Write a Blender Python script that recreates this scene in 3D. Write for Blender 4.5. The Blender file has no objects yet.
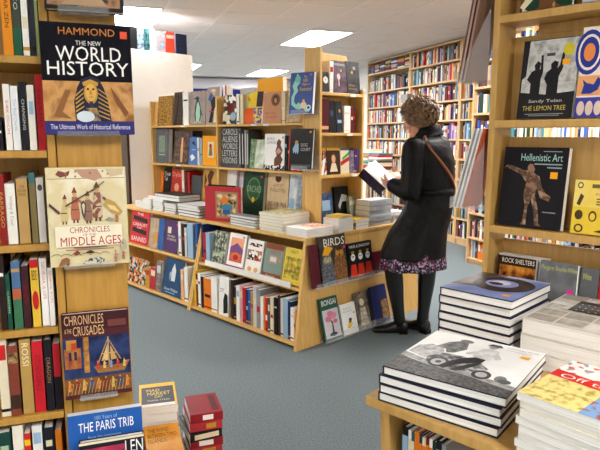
import bpy, math, random
from mathutils import Matrix, Vector
R_ = math.radians
rnd = random.Random(7)
scn = bpy.context.scene
col = scn.collection

# ------------------------------------------------------------------ camera model
FPX, PITCH, CAMH = 580.0, R_(8.8), 1.45
cd = bpy.data.cameras.new('camera'); cam = bpy.data.objects.new('camera', cd); col.objects.link(cam)
cd.sensor_width = 36.0; cd.lens = 36.0 * FPX / 600.0; cd.clip_start = 0.05
cam.location = (0, 0, CAMH); cam.rotation_euler = (math.pi/2 - PITCH, 0, 0)
scn.camera = cam
FW = Vector((0, math.cos(PITCH), -math.sin(PITCH))); UP = Vector((0, math.sin(PITCH), math.cos(PITCH)))
CAMP = Vector((0, 0, CAMH))
def ray(x, y): return Vector((1, 0, 0))*((x-300)/FPX) - UP*((y-225)/FPX) + FW

class Frame:                       # a furniture frame: X right, Y inwards, Z up
    def __init__(s, o, deg):
        s.m = Matrix.Translation(Vector(o)) @ Matrix.Rotation(R_(deg), 4, 'Z'); s.i = s.m.inverted()
    def at(s, x, y, Y):            # point of the vertical plane Y=const seen at a pixel
        o = s.i @ Vector((0, 0, CAMH)); d = s.i.to_3x3() @ ray(x, y)
        return o + d*((Y - o.y)/d.y)
    def flat(s, x, y, z):
        o = s.i @ Vector((0, 0, CAMH)); d = s.i.to_3x3() @ ray(x, y)
        return o + d*((z - o.z)/d.z)
FM = Frame((.046, 3.924, 0), -46)      # middle island, long side
FE = Frame((.046, 3.924, 0), 44)       # middle island, end
FR = Frame((.19, 1.483, 0), -45)       # right island
FL = Frame((0, 0, 0), 19.5)            # room / left bookcase
FWL = Frame((0, 0, 0), -70.5)          # right wall

# ------------------------------------------------------------------ materials
PAL = {'white': 'eceae4', 'cream': 'ddd0ae', 'pale grey': 'c4c4c2', 'grey': '8a8c8e', 'dark grey': '4a4b4e', 'black': '19181b',
 'red': 'b81f22', 'dark red': '6e1a1e', 'maroon': '561a24', 'orange': 'e0781c', 'yellow': 'e6bd22', 'mustard': 'b98a2a',
 'tan': 'b08a58', 'brown': '6b4527', 'dark brown': '3a271c', 'green': '3c7040', 'dark green': '1c3a2a', 'olive': '6f6a36',
 'pale green': '9db68e', 'blue': '2c55a4', 'dark blue': '1b2a56', 'pale blue': '96b4cf', 'teal': '3f7c84', 'purple': '5a3a70',
 'pink': 'd49aa0', 'peach': 'e0a778'}
MATS = {}
def lin(c): return c/12.92 if c <= .04045 else ((c+.055)/1.055)**2.4
def rgb(h):
    h = PAL.get(h, h).lstrip('#'); return tuple(lin(int(h[i:i+2], 16)/255) for i in (0, 2, 4)) + (1,)
def base_mat(name):
    m = bpy.data.materials.new(name); m.use_nodes = True; nt = m.node_tree
    return m, nt, nt.nodes['Principled BSDF']
def mat(spec, rough=.42):
    """'red' / 'b81f22' plain;  'mix:a,b,scale' blotches;  'vor:a,b,c,scale' cells"""
    key = (spec, rough)
    if key in MATS: return MATS[key]
    m, nt, p = base_mat(spec.replace(':', ' ').replace(',', ' '))
    N = nt.nodes.new; Lk = nt.links.new
    p.inputs['Roughness'].default_value = rough; p.inputs['Specular IOR Level'].default_value = .17
    tc = N('ShaderNodeTexCoord')
    if ':' in spec:
        kind, rest = spec.split(':'); parts = rest.split(','); sc = float(parts[-1]); cols = parts[:-1]
        ramp = N('ShaderNodeValToRGB')
        if kind == 'mix':
            t = N('ShaderNodeTexNoise'); t.inputs['Scale'].default_value = sc; t.inputs['Detail'].default_value = 4
            Lk(tc.outputs['Object'], t.inputs['Vector']); Lk(t.outputs['Fac'], ramp.inputs['Fac'])
            lo, hi = .36, .64
        else:
            t = N('ShaderNodeTexVoronoi'); t.inputs['Scale'].default_value = sc
            Lk(tc.outputs['Object'], t.inputs['Vector'])
            sx = N('ShaderNodeSeparateColor'); Lk(t.outputs['Color'], sx.inputs[0]); Lk(sx.outputs[0], ramp.inputs['Fac'])
            lo, hi = .15, .85; ramp.color_ramp.interpolation = 'CONSTANT'; lo = 0
        el = ramp.color_ramp.elements
        el[0].position = lo; el[0].color = rgb(cols[0]); el[1].position = hi; el[1].color = rgb(cols[-1])
        for k, c in enumerate(cols[1:-1]):
            e = el.new(lo + (hi-lo)*(k+1)/(len(cols)-1)); e.color = rgb(c)
        Lk(ramp.outputs['Color'], p.inputs['Base Color'])
    else:
        t = N('ShaderNodeTexNoise'); t.inputs['Scale'].default_value = 45; t.inputs['Detail'].default_value = 3
        Lk(tc.outputs['Object'], t.inputs['Vector'])
        mx = N('ShaderNodeMix'); mx.data_type = 'RGBA'; c = rgb(spec)
        mx.inputs[6].default_value = tuple(v*.9 for v in c[:3]) + (1,); mx.inputs[7].default_value = tuple(min(1, v*1.08) for v in c[:3]) + (1,)
        Lk(t.outputs['Fac'], mx.inputs[0]); Lk(mx.outputs[2], p.inputs['Base Color'])
    MATS[key] = m; return m
def wood(name, a, b, rough=.4):
    m, nt, p = base_mat(name); N = nt.nodes.new; Lk = nt.links.new
    tc = N('ShaderNodeTexCoord'); mp = N('ShaderNodeMapping'); mp.inputs['Scale'].default_value = (14, 14, 1.6)
    t = N('ShaderNodeTexNoise'); t.inputs['Scale'].default_value = 4; t.inputs['Detail'].default_value = 6; t.inputs['Distortion'].default_value = .6
    Lk(tc.outputs['Object'], mp.inputs[0]); Lk(mp.outputs[0], t.inputs['Vector'])
    r = N('ShaderNodeValToRGB'); e = r.color_ramp.elements
    e[0].position = .3; e[0].color = rgb(a); e[1].position = .7; e[1].color = rgb(b)
    Lk(t.outputs['Fac'], r.inputs['Fac']); Lk(r.outputs['Color'], p.inputs['Base Color']); p.inputs['Roughness'].default_value = rough
    return m
WOOD = wood('maple veneer', 'cf9f55', 'e0b66c'); WOODL = wood('honey maple veneer', 'b28a48', 'c49c5a')
WOODW = wood('pale wall maple', 'c69f70', 'd6b588'); DARKWOOD = wood('dark stained wood', '3a2416', '54351f')
def paper():
    m, nt, p = base_mat('page edges'); N = nt.nodes.new; Lk = nt.links.new
    tc = N('ShaderNodeTexCoord'); w = N('ShaderNodeTexNoise'); mp = N('ShaderNodeMapping'); mp.inputs['Scale'].default_value = (3, 900, 3)
    Lk(tc.outputs['Object'], mp.inputs[0]); Lk(mp.outputs[0], w.inputs['Vector']); w.inputs['Scale'].default_value = 1
    r = N('ShaderNodeValToRGB'); e = r.color_ramp.elements
    e[0].position = .3; e[0].color = rgb('cbc9c4'); e[1].position = .6; e[1].color = rgb('efede8')
    Lk(w.outputs['Fac'], r.inputs['Fac']); Lk(r.outputs['Color'], p.inputs['Base Color']); p.inputs['Roughness'].default_value = .8
    return m
PAPER = paper()
def acryl():
    m, nt, p = base_mat('clear acrylic'); p.inputs['Base Color'].default_value = (.95, .97, .98, 1)
    p.inputs['Roughness'].default_value = .06; p.inputs['IOR'].default_value = 1.3; p.inputs['Transmission Weight'].default_value = .0
    p.inputs['Alpha'].default_value = .22
    N = nt.nodes.new; lw = N('ShaderNodeLayerWeight'); lw.inputs['Blend'].default_value = .35
    mr = N('ShaderNodeMapRange'); mr.inputs['To Min'].default_value = .07; mr.inputs['To Max'].default_value = .34
    nt.links.new(lw.outputs['Facing'], mr.inputs['Value']); nt.links.new(mr.outputs[0], p.inputs['Alpha'])
    return m
ACRYL = acryl()
def mat_emit(name, c, s):
    m, nt, p = base_mat(name); p.inputs['Base Color'].default_value = (.8, .8, .8, 1)
    p.inputs['Emission Color'].default_value = c; p.inputs['Emission Strength'].default_value = s
    N = nt.nodes.new; t = N('ShaderNodeTexNoise'); t.inputs['Scale'].default_value = 300
    bp = N('ShaderNodeBump'); bp.inputs['Strength'].default_value = .05; nt.links.new(t.outputs['Fac'], bp.inputs['Height']); nt.links.new(bp.outputs[0], p.inputs['Normal'])
    return m
def bumpy(name, a, b, scale, bump, rough, dist=.002):
    m, nt, p = base_mat(name); N = nt.nodes.new; Lk = nt.links.new
    tc = N('ShaderNodeTexCoord'); t = N('ShaderNodeTexNoise'); t.inputs['Scale'].default_value = scale; t.inputs['Detail'].default_value = 5; t.inputs['Roughness'].default_value = .7
    Lk(tc.outputs['Object'], t.inputs['Vector']); r = N('ShaderNodeValToRGB'); e = r.color_ramp.elements
    e[0].position = .33; e[0].color = rgb(a); e[1].position = .67; e[1].color = rgb(b)
    Lk(t.outputs['Fac'], r.inputs['Fac']); Lk(r.outputs['Color'], p.inputs['Base Color'])
    bp = N('ShaderNodeBump'); bp.inputs['Strength'].default_value = bump; bp.inputs['Distance'].default_value = dist
    Lk(t.outputs['Fac'], bp.inputs['Height']); Lk(bp.outputs[0], p.inputs['Normal']); p.inputs['Roughness'].default_value = rough
    return m

# ------------------------------------------------------------------ mesh builder
_txt = {}
def text_mesh(s):
    if s not in _txt:
        c = bpy.data.curves.new('lettering', 'FONT'); c.body = s; c.resolution_u = 2; c.align_x = 'CENTER'
        o = bpy.data.objects.new('lettering', c); col.objects.link(o)
        dg = bpy.context.evaluated_depsgraph_get(); ev = o.evaluated_get(dg); me = ev.to_mesh()
        vs = [v.co.copy() for v in me.vertices]; fs = [tuple(p.vertices) for p in me.polygons]
        ev.to_mesh_clear(); bpy.data.objects.remove(o); bpy.data.curves.remove(c)
        x0 = min(v.x for v in vs); x1 = max(v.x for v in vs); y0 = min(v.y for v in vs); y1 = max(v.y for v in vs)
        _txt[s] = ([((v.x-x0)/(x1-x0), (v.y-y0)/(y1-y0)) for v in vs], fs)
    return _txt[s]
class MB:
    def __init__(s): s.v = []; s.f = []; s.mi = []; s.m = []; s.sm = []
    def slot(s, m):
        if isinstance(m, str): m = mat(m)
        if m not in s.m: s.m.append(m)
        return s.m.index(m)
    def add(s, vs, fs, m, smooth=False):
        k = len(s.v); s.v += [tuple(v) for v in vs]; i = s.slot(m)
        for f in fs: s.f.append(tuple(k+a for a in f)); s.mi.append(i); s.sm.append(smooth)
        return s
    def box(s, x0, y0, z0, x1, y1, z1, m, mm=None):
        if x1 < x0: x0, x1 = x1, x0
        if y1 < y0: y0, y1 = y1, y0
        if z1 < z0: z0, z1 = z1, z0
        vs = [(x, y, z) for z in (z0, z1) for y in (y0, y1) for x in (x0, x1)]
        if mm: vs = [mm @ Vector(v) for v in vs]
        return s.add(vs, [(0, 2, 3, 1), (4, 5, 7, 6), (0, 1, 5, 4), (2, 6, 7, 3), (0, 4, 6, 2), (1, 3, 7, 5)], m)
    def prism(s, bot, top, m):          # two rings of equal length
        n = len(bot); fs = [tuple(reversed(range(n))), tuple(range(n, 2*n))]
        for i in range(n): j = (i+1) % n; fs.append((i, j, n+j, n+i))
        return s.add(list(bot)+list(top), fs, m)
    def loft(s, rings, m, cap=True, smooth=True):
        n = len(rings[0]); vs = [p for r in rings for p in r]; fs = []
        for k in range(len(rings)-1):
            for i in range(n):
                j = (i+1) % n; fs.append((k*n+i, k*n+j, (k+1)*n+j, (k+1)*n+i))
        if cap: fs.append(tuple(reversed(range(n)))); fs.append(tuple((len(rings)-1)*n+i for i in range(n)))
        return s.add(vs, fs, m, smooth)
    def tube(s, pts, rad, m, n=10, flat=1.0, smooth=True):
        pts = [Vector(p) for p in pts]; rings = []
        if not isinstance(rad, (list, tuple)): rad = [rad]*len(pts)
        up = Vector((0, 0, 1)); d0 = (pts[1]-pts[0]).normalized()
        if abs(d0.z) > .9: up = Vector((0, 1, 0))
        for i, p in enumerate(pts):
            d = (pts[min(i+1, len(pts)-1)] - pts[max(i-1, 0)]).normalized()
            a = d.cross(up).normalized(); b = a.cross(d).normalized(); up = b
            rings.append([p + a*math.cos(2*math.pi*k/n)*rad[i] + b*math.sin(2*math.pi*k/n)*rad[i]*flat for k in range(n)])
        return s.loft(rings, m, smooth=smooth)
    def ball(s, c, r, m, nu=14, nv=9, mm=None):
        c = Vector(c); r = r if isinstance(r, (list, tuple)) else (r, r, r); rings = []
        for k in range(nv+1):
            t = math.pi*(k+.02)/(nv+.04) - math.pi/2; rings.append([])
            for i in range(nu):
                q = Vector((r[0]*math.cos(t)*math.cos(2*math.pi*i/nu), r[1]*math.cos(t)*math.sin(2*math.pi*i/nu), r[2]*math.sin(t)))
                rings[-1].append(c + (mm @ q if mm else q))
        return s.loft(rings, m)
    def build(s, name, parent=None, mw=None):
        me = bpy.data.meshes.new(name); me.from_pydata(s.v, [], s.f)
        for m in s.m: me.materials.append(m)
        me.polygons.foreach_set('material_index', s.mi); me.polygons.foreach_set('use_smooth', s.sm); me.update()
        o = bpy.data.objects.new(name, me); col.objects.link(o)
        if parent: o.parent = parent
        if mw is not None: o.matrix_world = mw
        return o
def empty(name, mw=None):
    o = bpy.data.objects.new(name, None); o.empty_display_size = .05; col.objects.link(o)
    if mw is not None: o.matrix_world = mw
    return o
def tag(o, label, cat, group=None, kind=None):
    if label: o['label'] = label
    if cat: o['category'] = cat
    if group: o['group'] = group
    if kind: o['kind'] = kind
    return o
def struct(o): o['kind'] = 'structure'; return o
def bevel(o, w=.002):
    b = o.modifiers.new('bevel', 'BEVEL'); b.width = w; b.segments = 2; b.limit_method = 'ANGLE'; return o
def part(name, parent, m, *boxes):
    b = MB()
    for q in boxes: b.box(*q, m)
    return bevel(b.build(name, parent))

# ------------------------------------------------------------------ books
# cover art: ('r',x0,y0,x1,y1,c) ('e',cx,cy,rx,ry,c) ('p',[(x,y)..],c) ('t',text,x0,y0,x1,y1,c) ('v',text,...) reads down a spine
def art_to(b, items, place):
    k = 0
    for it in items:
        k += 1; t = it[0]; e = .00025 + .00012*k
        if t == 'r':
            _, x0, y0, x1, y1, c = it; b.add([place(x0, y0, e), place(x1, y0, e), place(x1, y1, e), place(x0, y1, e)], [(0, 1, 2, 3)], c)
        elif t == 'e':
            _, cx, cy, rx, ry, c = it; n = 20
            b.add([place(cx+rx*math.cos(2*math.pi*i/n), cy+ry*math.sin(2*math.pi*i/n), e) for i in range(n)], [tuple(range(n))], c)
        elif t == 'p':
            pts = it[1]; ar = sum(pts[i][0]*pts[(i+1) % len(pts)][1] - pts[(i+1) % len(pts)][0]*pts[i][1] for i in range(len(pts)))
            if ar < 0: pts = pts[::-1]
            b.add([place(x, y, e) for x, y in pts], [tuple(range(len(pts)))], it[2])
        elif t in 'tv':
            _, s, x0, y0, x1, y1, c = it; vs, fs = text_mesh(s)
            if t == 't': pv = [place(x0+(x1-x0)*a, y0+(y1-y0)*q, e) for a, q in vs]
            else: pv = [place(x0+(x1-x0)*q, y1-(y1-y0)*a, e) for a, q in vs]
            b.add(pv, fs, c)
def book(mw, w, h, t, cover, label, group=None, art=(), spine=(), top=None, hard=True, simple=False, back=None, tilt=0, cat='book', name='book', pages=None):
    """local: x 0..w spine to fore-edge, y 0..t front to back, z 0..h"""
    if tilt: mw = mw @ T(0, 0, t*math.sin(R_(tilt))) @ Matrix.Rotation(R_(-tilt), 4, 'X')
    bt = .003 if hard else .0009; ov = .003 if hard else .0006; sp = min(bt, t*.2); bt = min(bt, t*.2)
    b = MB(); back = back or cover
    b.box(0, 0, 0, w, bt, h, cover).box(0, t-bt, 0, w, t, h, back).box(0, bt, 0, sp, t-bt, h, cover)
    art_to(b, art, lambda x, y, e: (x*w, -e, y*h)); art_to(b, spine, lambda x, y, e: (-e, t*(1-x), y*h))
    pg = b if simple else MB()
    pg.box(sp, bt, ov, w-ov, t-bt, h-ov, pages or PAPER)
    if simple:
        o = b.build(name, None, mw)
    else:
        o = empty(name, mw); b.build('cover', o); pg.build('pages', o)
    return tag(o, label, cat, group)
ROTZ = lambda d: Matrix.Rotation(R_(d), 4, 'Z')
def T(x, y, z): return Matrix.Translation((x, y, z))
ORD = 'first second third fourth fifth sixth seventh eighth ninth tenth eleventh twelfth thirteenth fourteenth fifteenth sixteenth seventeenth eighteenth nineteenth twentieth'.split()
def ordw(n):
    return ORD[n] if n < 20 else ('twenty-' + ORD[n-20] if n < 29 else ('thirtieth' if n == 29 else 'thirty-' + ORD[n-30]))
ZCAP = {}                             # clear height above a shelf, and the bays between uprights, per frame
BAYS = {}
def cap(fr, z, h):
    for (f, zz), top in ZCAP.items():
        if f is fr and abs(zz-z) < .004: return min(h, top-z-.004)
    return h
def clip(fr, a, b, Y):
    for f, y0, y1, x0, x1 in BAYS.get(id(fr), []):
        if y0 <= Y <= y1 and x0 < (a+b)/2 < x1: return max(a, x0+.001), min(b, x1-.001)
    return a, b
def face(fr, z, Y, x0, x1, ytop, t, cover, label, group=None, tilt=6, ym=None, **k):
    """a face-out book whose front spans pixels x0..x1, standing on height z"""
    p = fr.at(x0, ytop+30, Y); q = fr.at(x1, ytop+30, Y); c = fr.at((x0+x1)/2, ytop, Y)
    h = cap(fr, z, c.z-z); xa, xb = clip(fr, p.x, q.x, Y); w = xb-xa
    return book(fr.m @ T(xa+.0005, Y, z+.0006), w-.001, h, t, cover, label, group, tilt=tilt, **k)
def spines(fr, z, Y, items, shelf, group, depth=.16, hard=None):
    """items: (x0,x1,ytop,colour[,spine art[,label]]) along a shelf"""
    for n, it in enumerate(items):
        x0, x1, yt, c = it[:4]; sa = it[4] if len(it) > 4 and it[4] else None; lb = it[5] if len(it) > 5 else None
        p = fr.at(x0, yt+20, Y); q = fr.at(x1, yt+20, Y); top = fr.at((x0+x1)/2, yt, Y)
        h = cap(fr, z, top.z-z); xa, xb = clip(fr, p.x, q.x, Y); q = Vector((xb, 0, 0)); t = xb-xa-.0012
        if sa is None:
            k = rnd.choice(['cream', 'white', 'black', 'red', 'mustard', 'pale blue']); y = rnd.uniform(.3, .75)
            sa = [('r', .12, y, .88, y+rnd.uniform(.04, .2), k)] if rnd.random() < .75 else []
            if rnd.random() < .5: sa = sa + [('r', 0, .06, 1, .1, rnd.choice(['cream', 'black', 'mustard']))]
        cn = c if c in PAL else 'patterned'
        wd = 'thick ' if t > .034 else ('slim ' if t < .016 else '')
        lb = lb or f"{wd}{cn} book, {ordw(n)} from left {shelf}"
        book(fr.m @ T(q.x-.0006, Y+rnd.uniform(0, .008), z+.0006) @ ROTZ(90), depth*rnd.uniform(.9, 1), h, t, c, lb, group, spine=sa, hard=rnd.random() < .5 if hard is None else hard)
def flat(fr, x, y, z, rz, w, h, t, cover, label, group=None, **k):
    """a book lying on its back, front cover up; x,y = its near left corner in the frame"""
    return book(fr.m @ T(x, y, z) @ ROTZ(rz) @ Matrix.Rotation(R_(-90), 4, 'X') @ T(0, -t, 0), w, h, t, cover, label, group, **k)
def stack(fr, x, y, z, rz, w, h, t, n, covers, what, where, group, jit=.006, top_art=(), top_cover=None, hard=True, spine=(), top_label=None, jr=2.5):
    for i in range(n):
        last = i == n-1; c = top_cover if last and top_cover else covers[i % len(covers)]
        pos = 'topmost' if last else ('bottom one' if i == 0 else f'{ordw(n-1-i)} from the top')
        lb = top_label if last and top_label else f'{what}, {pos} {where}'
        flat(fr, x+rnd.uniform(-jit, jit), y+rnd.uniform(-jit, jit), z+.0005+i*(t+.0004), rz+rnd.uniform(-jr, jr), w, h, t, c, lb, group,
             art=top_art if last else (), hard=hard, spine=spine)

# ================================================================== the room (frame FL: X across, Y depth)
CEIL = 2.7
CARPET = bumpy('blue grey carpet', '586367', '818d92', 110, 1, .95, .006)
TILE = bumpy('ceiling tile', 'd0cac9', 'dcd7d5', 120, .25, .9)
TBAR = mat('dedad8', .5); WALLP = bumpy('painted wall', 'd8d4cc', 'dedad2', 60, .05, .8); BLUEP = mat('3049a4', .6)
DIFF = mat_emit('lamp diffuser', (1, .975, .945, 1), 46)
MF = FL.m
def room_box(name, x0, y0, z0, x1, y1, z1, m): return struct(MB().box(x0, y0, z0, x1, y1, z1, m).build(name, None, MF.copy()))
X0, X1, Y0, Y1 = -3.5, 4.86, -3.5, 14.0
room_box('floor', X0-.1, Y0-.1, -.1, X1+.1, Y1+.1, 0, CARPET)
b = MB(); b.box(X0-.1, Y0-.1, CEIL, X1+.1, Y1+.1, CEIL+.1, TILE)
x = .75 - .59*8
while x < X1:
    if x > X0: b.box(x-.012, Y0, CEIL-.004, x+.012, Y1, CEIL+.002, TBAR)
    x += .59
y = 6.75 - .625*17
while y < Y1:
    if y > Y0: b.box(X0, y-.012, CEIL-.0035, X1, y+.012, CEIL+.002, TBAR)
    y += .625
struct(b.build('ceiling', None, MF.copy()))
room_box('wall_right', X1, Y0, 0, X1+.1, Y1, CEIL, WALLP)
room_box('wall_left', X0-.1, Y0, 0, X0, Y1, CEIL, WALLP)
room_box('wall_front', X0, Y0-.1, 0, X1, Y0, CEIL, WALLP)
b = MB(); b.box(X0, Y1, 0, X1, Y1+.1, 1.9, WALLP); b.box(X0, Y1, 1.9, X1, Y1+.1, CEIL, BLUEP)
struct(b.build('wall_back', None, MF.copy()))
struct(MB().box(2.0, Y1-1.2, 2.46, X1, Y1-.9, CEIL-.03, mat('a9a6ac', .7)).build('trim_1', None, MF.copy()))
struct(MB().box(X1-.015, Y0, 0, X1, Y1, .1, WOODW).build('baseboard_right', None, MF.copy()))
lamps = [(2.52, 6.75, 'long bright ceiling light panel above the woman and display bookcase'),
         (3.11, 11.0, 'ceiling light panel far back, above the yellow box on the island'),
         (1.34, 10.6, 'small-looking far ceiling light panel just right of the white board'),
         (.16, 6.13, 'bright ceiling light panel above the white board at left'),
         (2.9, 3.4, None), (-2.2, 3.5, None), (-1.6, 8.0, None), (.75, -1.8, None), (-2.2, -1.5, None), (3.1, -1.6, None), (-2.2, 12, None)]
for x, y, lb in lamps:
    pass
    o = tag(empty('ceiling_light', MF @ T(x, y, CEIL-.012)), lb or 'fluorescent ceiling light panel out of view', 'ceiling light', 'fluorescent ceiling panels')
    w, d = .57, 1.23
    f = MB()
    for q in ((0, 0, 0, w, .015, .012), (0, d-.015, 0, w, d, .012), (0, .015, 0, .015, d-.015, .012), (w-.015, .015, 0, w, d-.015, .012)): f.box(*q, TBAR)
    f.build('frame', o); MB().box(.015, .015, .004, w-.015, d-.015, .01, DIFF).build('diffuser', o)

# ================================================================== middle island: low bookcases, worktop, tall bookcase, end display
YF = lambda z: -.175*(1-z/.75)
def low_case(x0, x1, label, name='low_bookcase', lip=None, endpanel=False):
    o = tag(empty(name, FM.m @ T((x0+x1)/2, .1, 0)), label, 'bookcase', 'low bookcases of the island')
    ofs = (x0+x1)/2
    def prism(nm, xa, xb, poly, m):
        return bevel(MB().prism([(xa-ofs, y-.1, z) for y, z in poly], [(xb-ofs, y-.1, z) for y, z in poly], m).build(nm, o))
    side = [(YF(0), 0), (.33, 0), (.33, .724), (YF(.724), .724)]
    prism('side_panel', x0, x0+.022, side, WOOD)
    if not endpanel: prism('side_panel', x1-.022, x1, side, WOOD)
    xe = x1-.022
    for z in (.045, .405):
        m = MB(); xr = (x1-.004 + .08*(1-z/.75) - .022) if endpanel else xe
        xr0 = xr
        m.prism([(x0+.022-ofs, YF(z)+.004-.1, z-.02), (xr0-ofs, YF(z)+.004-.1, z-.02), (xr0-ofs, .318-.1, z-.02), (x0+.022-ofs, .318-.1, z-.02)],
                [(x0+.022-ofs, YF(z)+.004-.1, z), (xr0-ofs, YF(z)+.004-.1, z), (xr0-ofs, .318-.1, z), (x0+.022-ofs, .318-.1, z)], WOOD)
        bevel(m.build('shelf', o))
    part('back_panel', o, WOOD, (x0+.022-ofs, .318-.1, 0, x1-.03-ofs, .33-.1, .724))
    if lip:
        xa, xb = lip; MB().box(xa-ofs, YF(.405)-.004-.1, .398, xb-ofs, YF(.405)+.002-.1, .44, mat('e6e4de', .3)).build('shelf_lip', o)
    if endpanel:                                   # leaning slab across the whole island end
        e = lambda z: .08*(1-z/.75)
        pl = [(YF(0)-.004, 0), (1.26, 0), (1.26, .724), (YF(.724)-.004, .724)]
        bevel(MB().prism([(e(z)-.026-ofs, y-.1, z) for y, z in pl], [(e(z)-ofs, y-.1, z) for y, z in pl], WOOD).build('end_panel', o))
    return o
low_case(-2.66, -1.232, 'low maple bookcase at the far left of the middle island')
low_case(-1.228, 0, 'low maple bookcase with white shelf lip and broad end panel', lip=(-1.1, -.08), endpanel=True)
o = tag(bevel(MB().box(-2.68, -.012, .725, .008, 1.27, .75, WOOD).build('worktop', None, FM.m.copy()), .003), 'maple worktop of the middle island carrying the book stacks', 'worktop')
ZW = .7505
# tall two-sided bookcase on the worktop
o = tag(empty('tall_bookcase', FM.m @ T(-1.4, .52, ZW)), 'tall maple bookcase standing on the middle island worktop', 'bookcase')
def tb(nm, x0, y0, z0, x1, y1, z1, m=WOOD): return part(nm, o, m, (x0+1.4, y0-.52, z0-ZW, x1+1.4, y1-.52, z1-ZW))
tb('side_panel', -2.565, .3, ZW, -2.54, .79, 1.785)
tb('divider', -1.442, .3, ZW, -1.42, .79, 1.785)
tb('side_panel', -.352, .3, ZW, -.334, .79, 1.785)
for z in (1.172, 1.542):
    tb('shelf', -2.54, .302, z-.018, -1.442, .788, z); tb('shelf', -1.42, .302, z-.018, -.352, .788, z)
tb('back_panel', -2.54, .525, ZW, -1.442, .535, 1.154); tb('back_panel', -1.42, .525, ZW, -.352, .535, 1.154)
tb('back_panel', -2.54, .525, 1.172, -1.442, .535, 1.524); tb('back_panel', -1.42, .525, 1.172, -.352, .535, 1.524)
for x, z in ((-2.0, 1.524), (-.95, 1.524), (-.8, 1.524), (-2.1, 1.154)):
    MB().box(x+1.4, .297-.52, z-ZW, x+1.47, .3-.52, z+.016-ZW, mat('e8e6df')).build('price_strip', o)
# end display
o = tag(empty('display_bookcase', FE.m @ T(.525, .25, ZW)), 'narrow maple display bookcase closing the end of the tall bookcase', 'bookcase')
def db(nm, x0, y0, z0, x1, y1, z1, m=WOOD): return part(nm, o, m, (x0-.525, y0-.25, z0-ZW, x1-.525, y1-.25, z1-ZW))
db('side_panel', .3, .17, ZW, .322, .33, 2.075); db('side_panel', .772, .17, ZW, .795, .33, 1.8)
for z in (1.155, 1.467, 1.76): db('shelf', .322, .172, z-.022, .772, .315, z)
bevel(MB().prism([(-.203, .065, 0), (.247, .065, 0), (.247, .065, 1.25), (.22, .065, 1.305), (-.203, .065, 1.315)], [(-.203, .08, 0), (.247, .08, 0), (.247, .08, 1.25), (.22, .08, 1.305), (-.203, .08, 1.315)], WOOD).build('back_panel', o))
for x, z in ((.63, 1.738), (.6, 1.445), (.66, 1.133)): MB().box(x-.525, .168-.25, z-ZW, x+.06-.525, .172-.25, z+.016-ZW, mat('e8e6df')).build('price_strip', o)
def ledge(fr, x0, x1, y0, y1, z, label, group='clear acrylic book ledges', lip=.03, back=.1):
    t = .004; o = tag(empty('book_ledge', fr.m @ T((x0+x1)/2, y1, z)), label, 'book ledge', group); h = (x1-x0)/2
    MB().box(-h, y0-y1, -t, h, 0, 0, ACRYL).build('tray', o); MB().box(-h, y0-y1, 0, h, y0-y1+t, lip, ACRYL).build('lip', o)
    if back: MB().box(-h, -t, 0, h, 0, back, ACRYL).build('back_plate', o)
EP = lambda z: -.08*(1-z/.75)
ledge(FE, -.01, .8, EP(.4)-.075, EP(.4)-.004, .41, 'upper clear acrylic ledge on the end panel holding the owl book', back=.02)
ledge(FE, .05, .8, EP(0)-.07, EP(0)-.004, .02, 'lower clear acrylic ledge by the carpet holding the bonsai book', lip=.05, back=.02)
ledge(FM, -.34, -.17, .17, .298, 1.60, 'clear acrylic ledge on the pillar holding the blue poster book')
ledge(FM, -.34, -.17, .17, .298, 1.20, 'clear acrylic ledge on the pillar holding the black animal book')

ZCAP.update({(FM, 1.173): 1.523, (FM, ZW): 1.153, (FM, .4058): .724, (FM, .0458): .384, (FE, 1.468): 1.737, (FE, 1.156): 1.444, (FE, ZW): 1.132})
BAYS[id(FM)] = [(None, .3, .75, -2.54, -1.442), (None, .3, .75, -1.42, -.352), (None, -.3, .29, -2.638, -1.254), (None, -.3, .29, -1.206, -.021)]
BAYS[id(FE)] = [(None, .17, .33, .322, .772)]
# ---- books: top shelf
G = 'books on the top shelf of the tall bookcase'; Z = 1.543; YB = .33
ST = ('e', .88, .92, .06, .03, 'orange')
face(FM, Z, YB, 157, 172, 96, .03, 'mix:brown,mustard,dark brown,tan,28', 'brown and gold painted art book at far left of top shelf', G, art=[('e', .35, .3, .2, .14, 'mix:mustard,dark brown,60')])
face(FM, Z, YB, 172.5, 182, 92, .02, 'mix:dark brown,4f4034,50', 'dark brown narrow art book next to a white-edged volume', G, art=[('p', [(.2, 0), (.45, .9), (.55, .9), (.4, 0)], 'black'), ST])
spines(FM, Z, YB, [(183, 188.5, 92, 'white', [])], 'beside the penguin book on top shelf', G, .15)
face(FM, Z, YB, 189.5, 205, 91, .03, 'mix:8f8380,a5958f,20', 'mauve book with a large pale penguin on its cover', G, tilt=4, art=[
    ('p', [(.36, .1), (.3, .3), (.32, .55), (.42, .74), (.55, .74), (.66, .6), (.74, .3), (.66, .1)], '3b4a4a'),
    ('p', [(.42, .1), (.38, .35), (.44, .62), (.54, .68), (.64, .5), (.66, .25), (.6, .1)], 'a9cfb8'), ('e', .47, .78, .11, .065, '2e3d40'),
    ('p', [(.37, .8), (.2, .79), (.37, .76)], '2a2320'), ('e', .4, .08, .1, .03, '9db68e'), ('e', .65, .08, .1, .03, '9db68e'), ('p', [(.7, .5), (.84, .25), (.72, .3)], '4a5a58'), ST])
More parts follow.
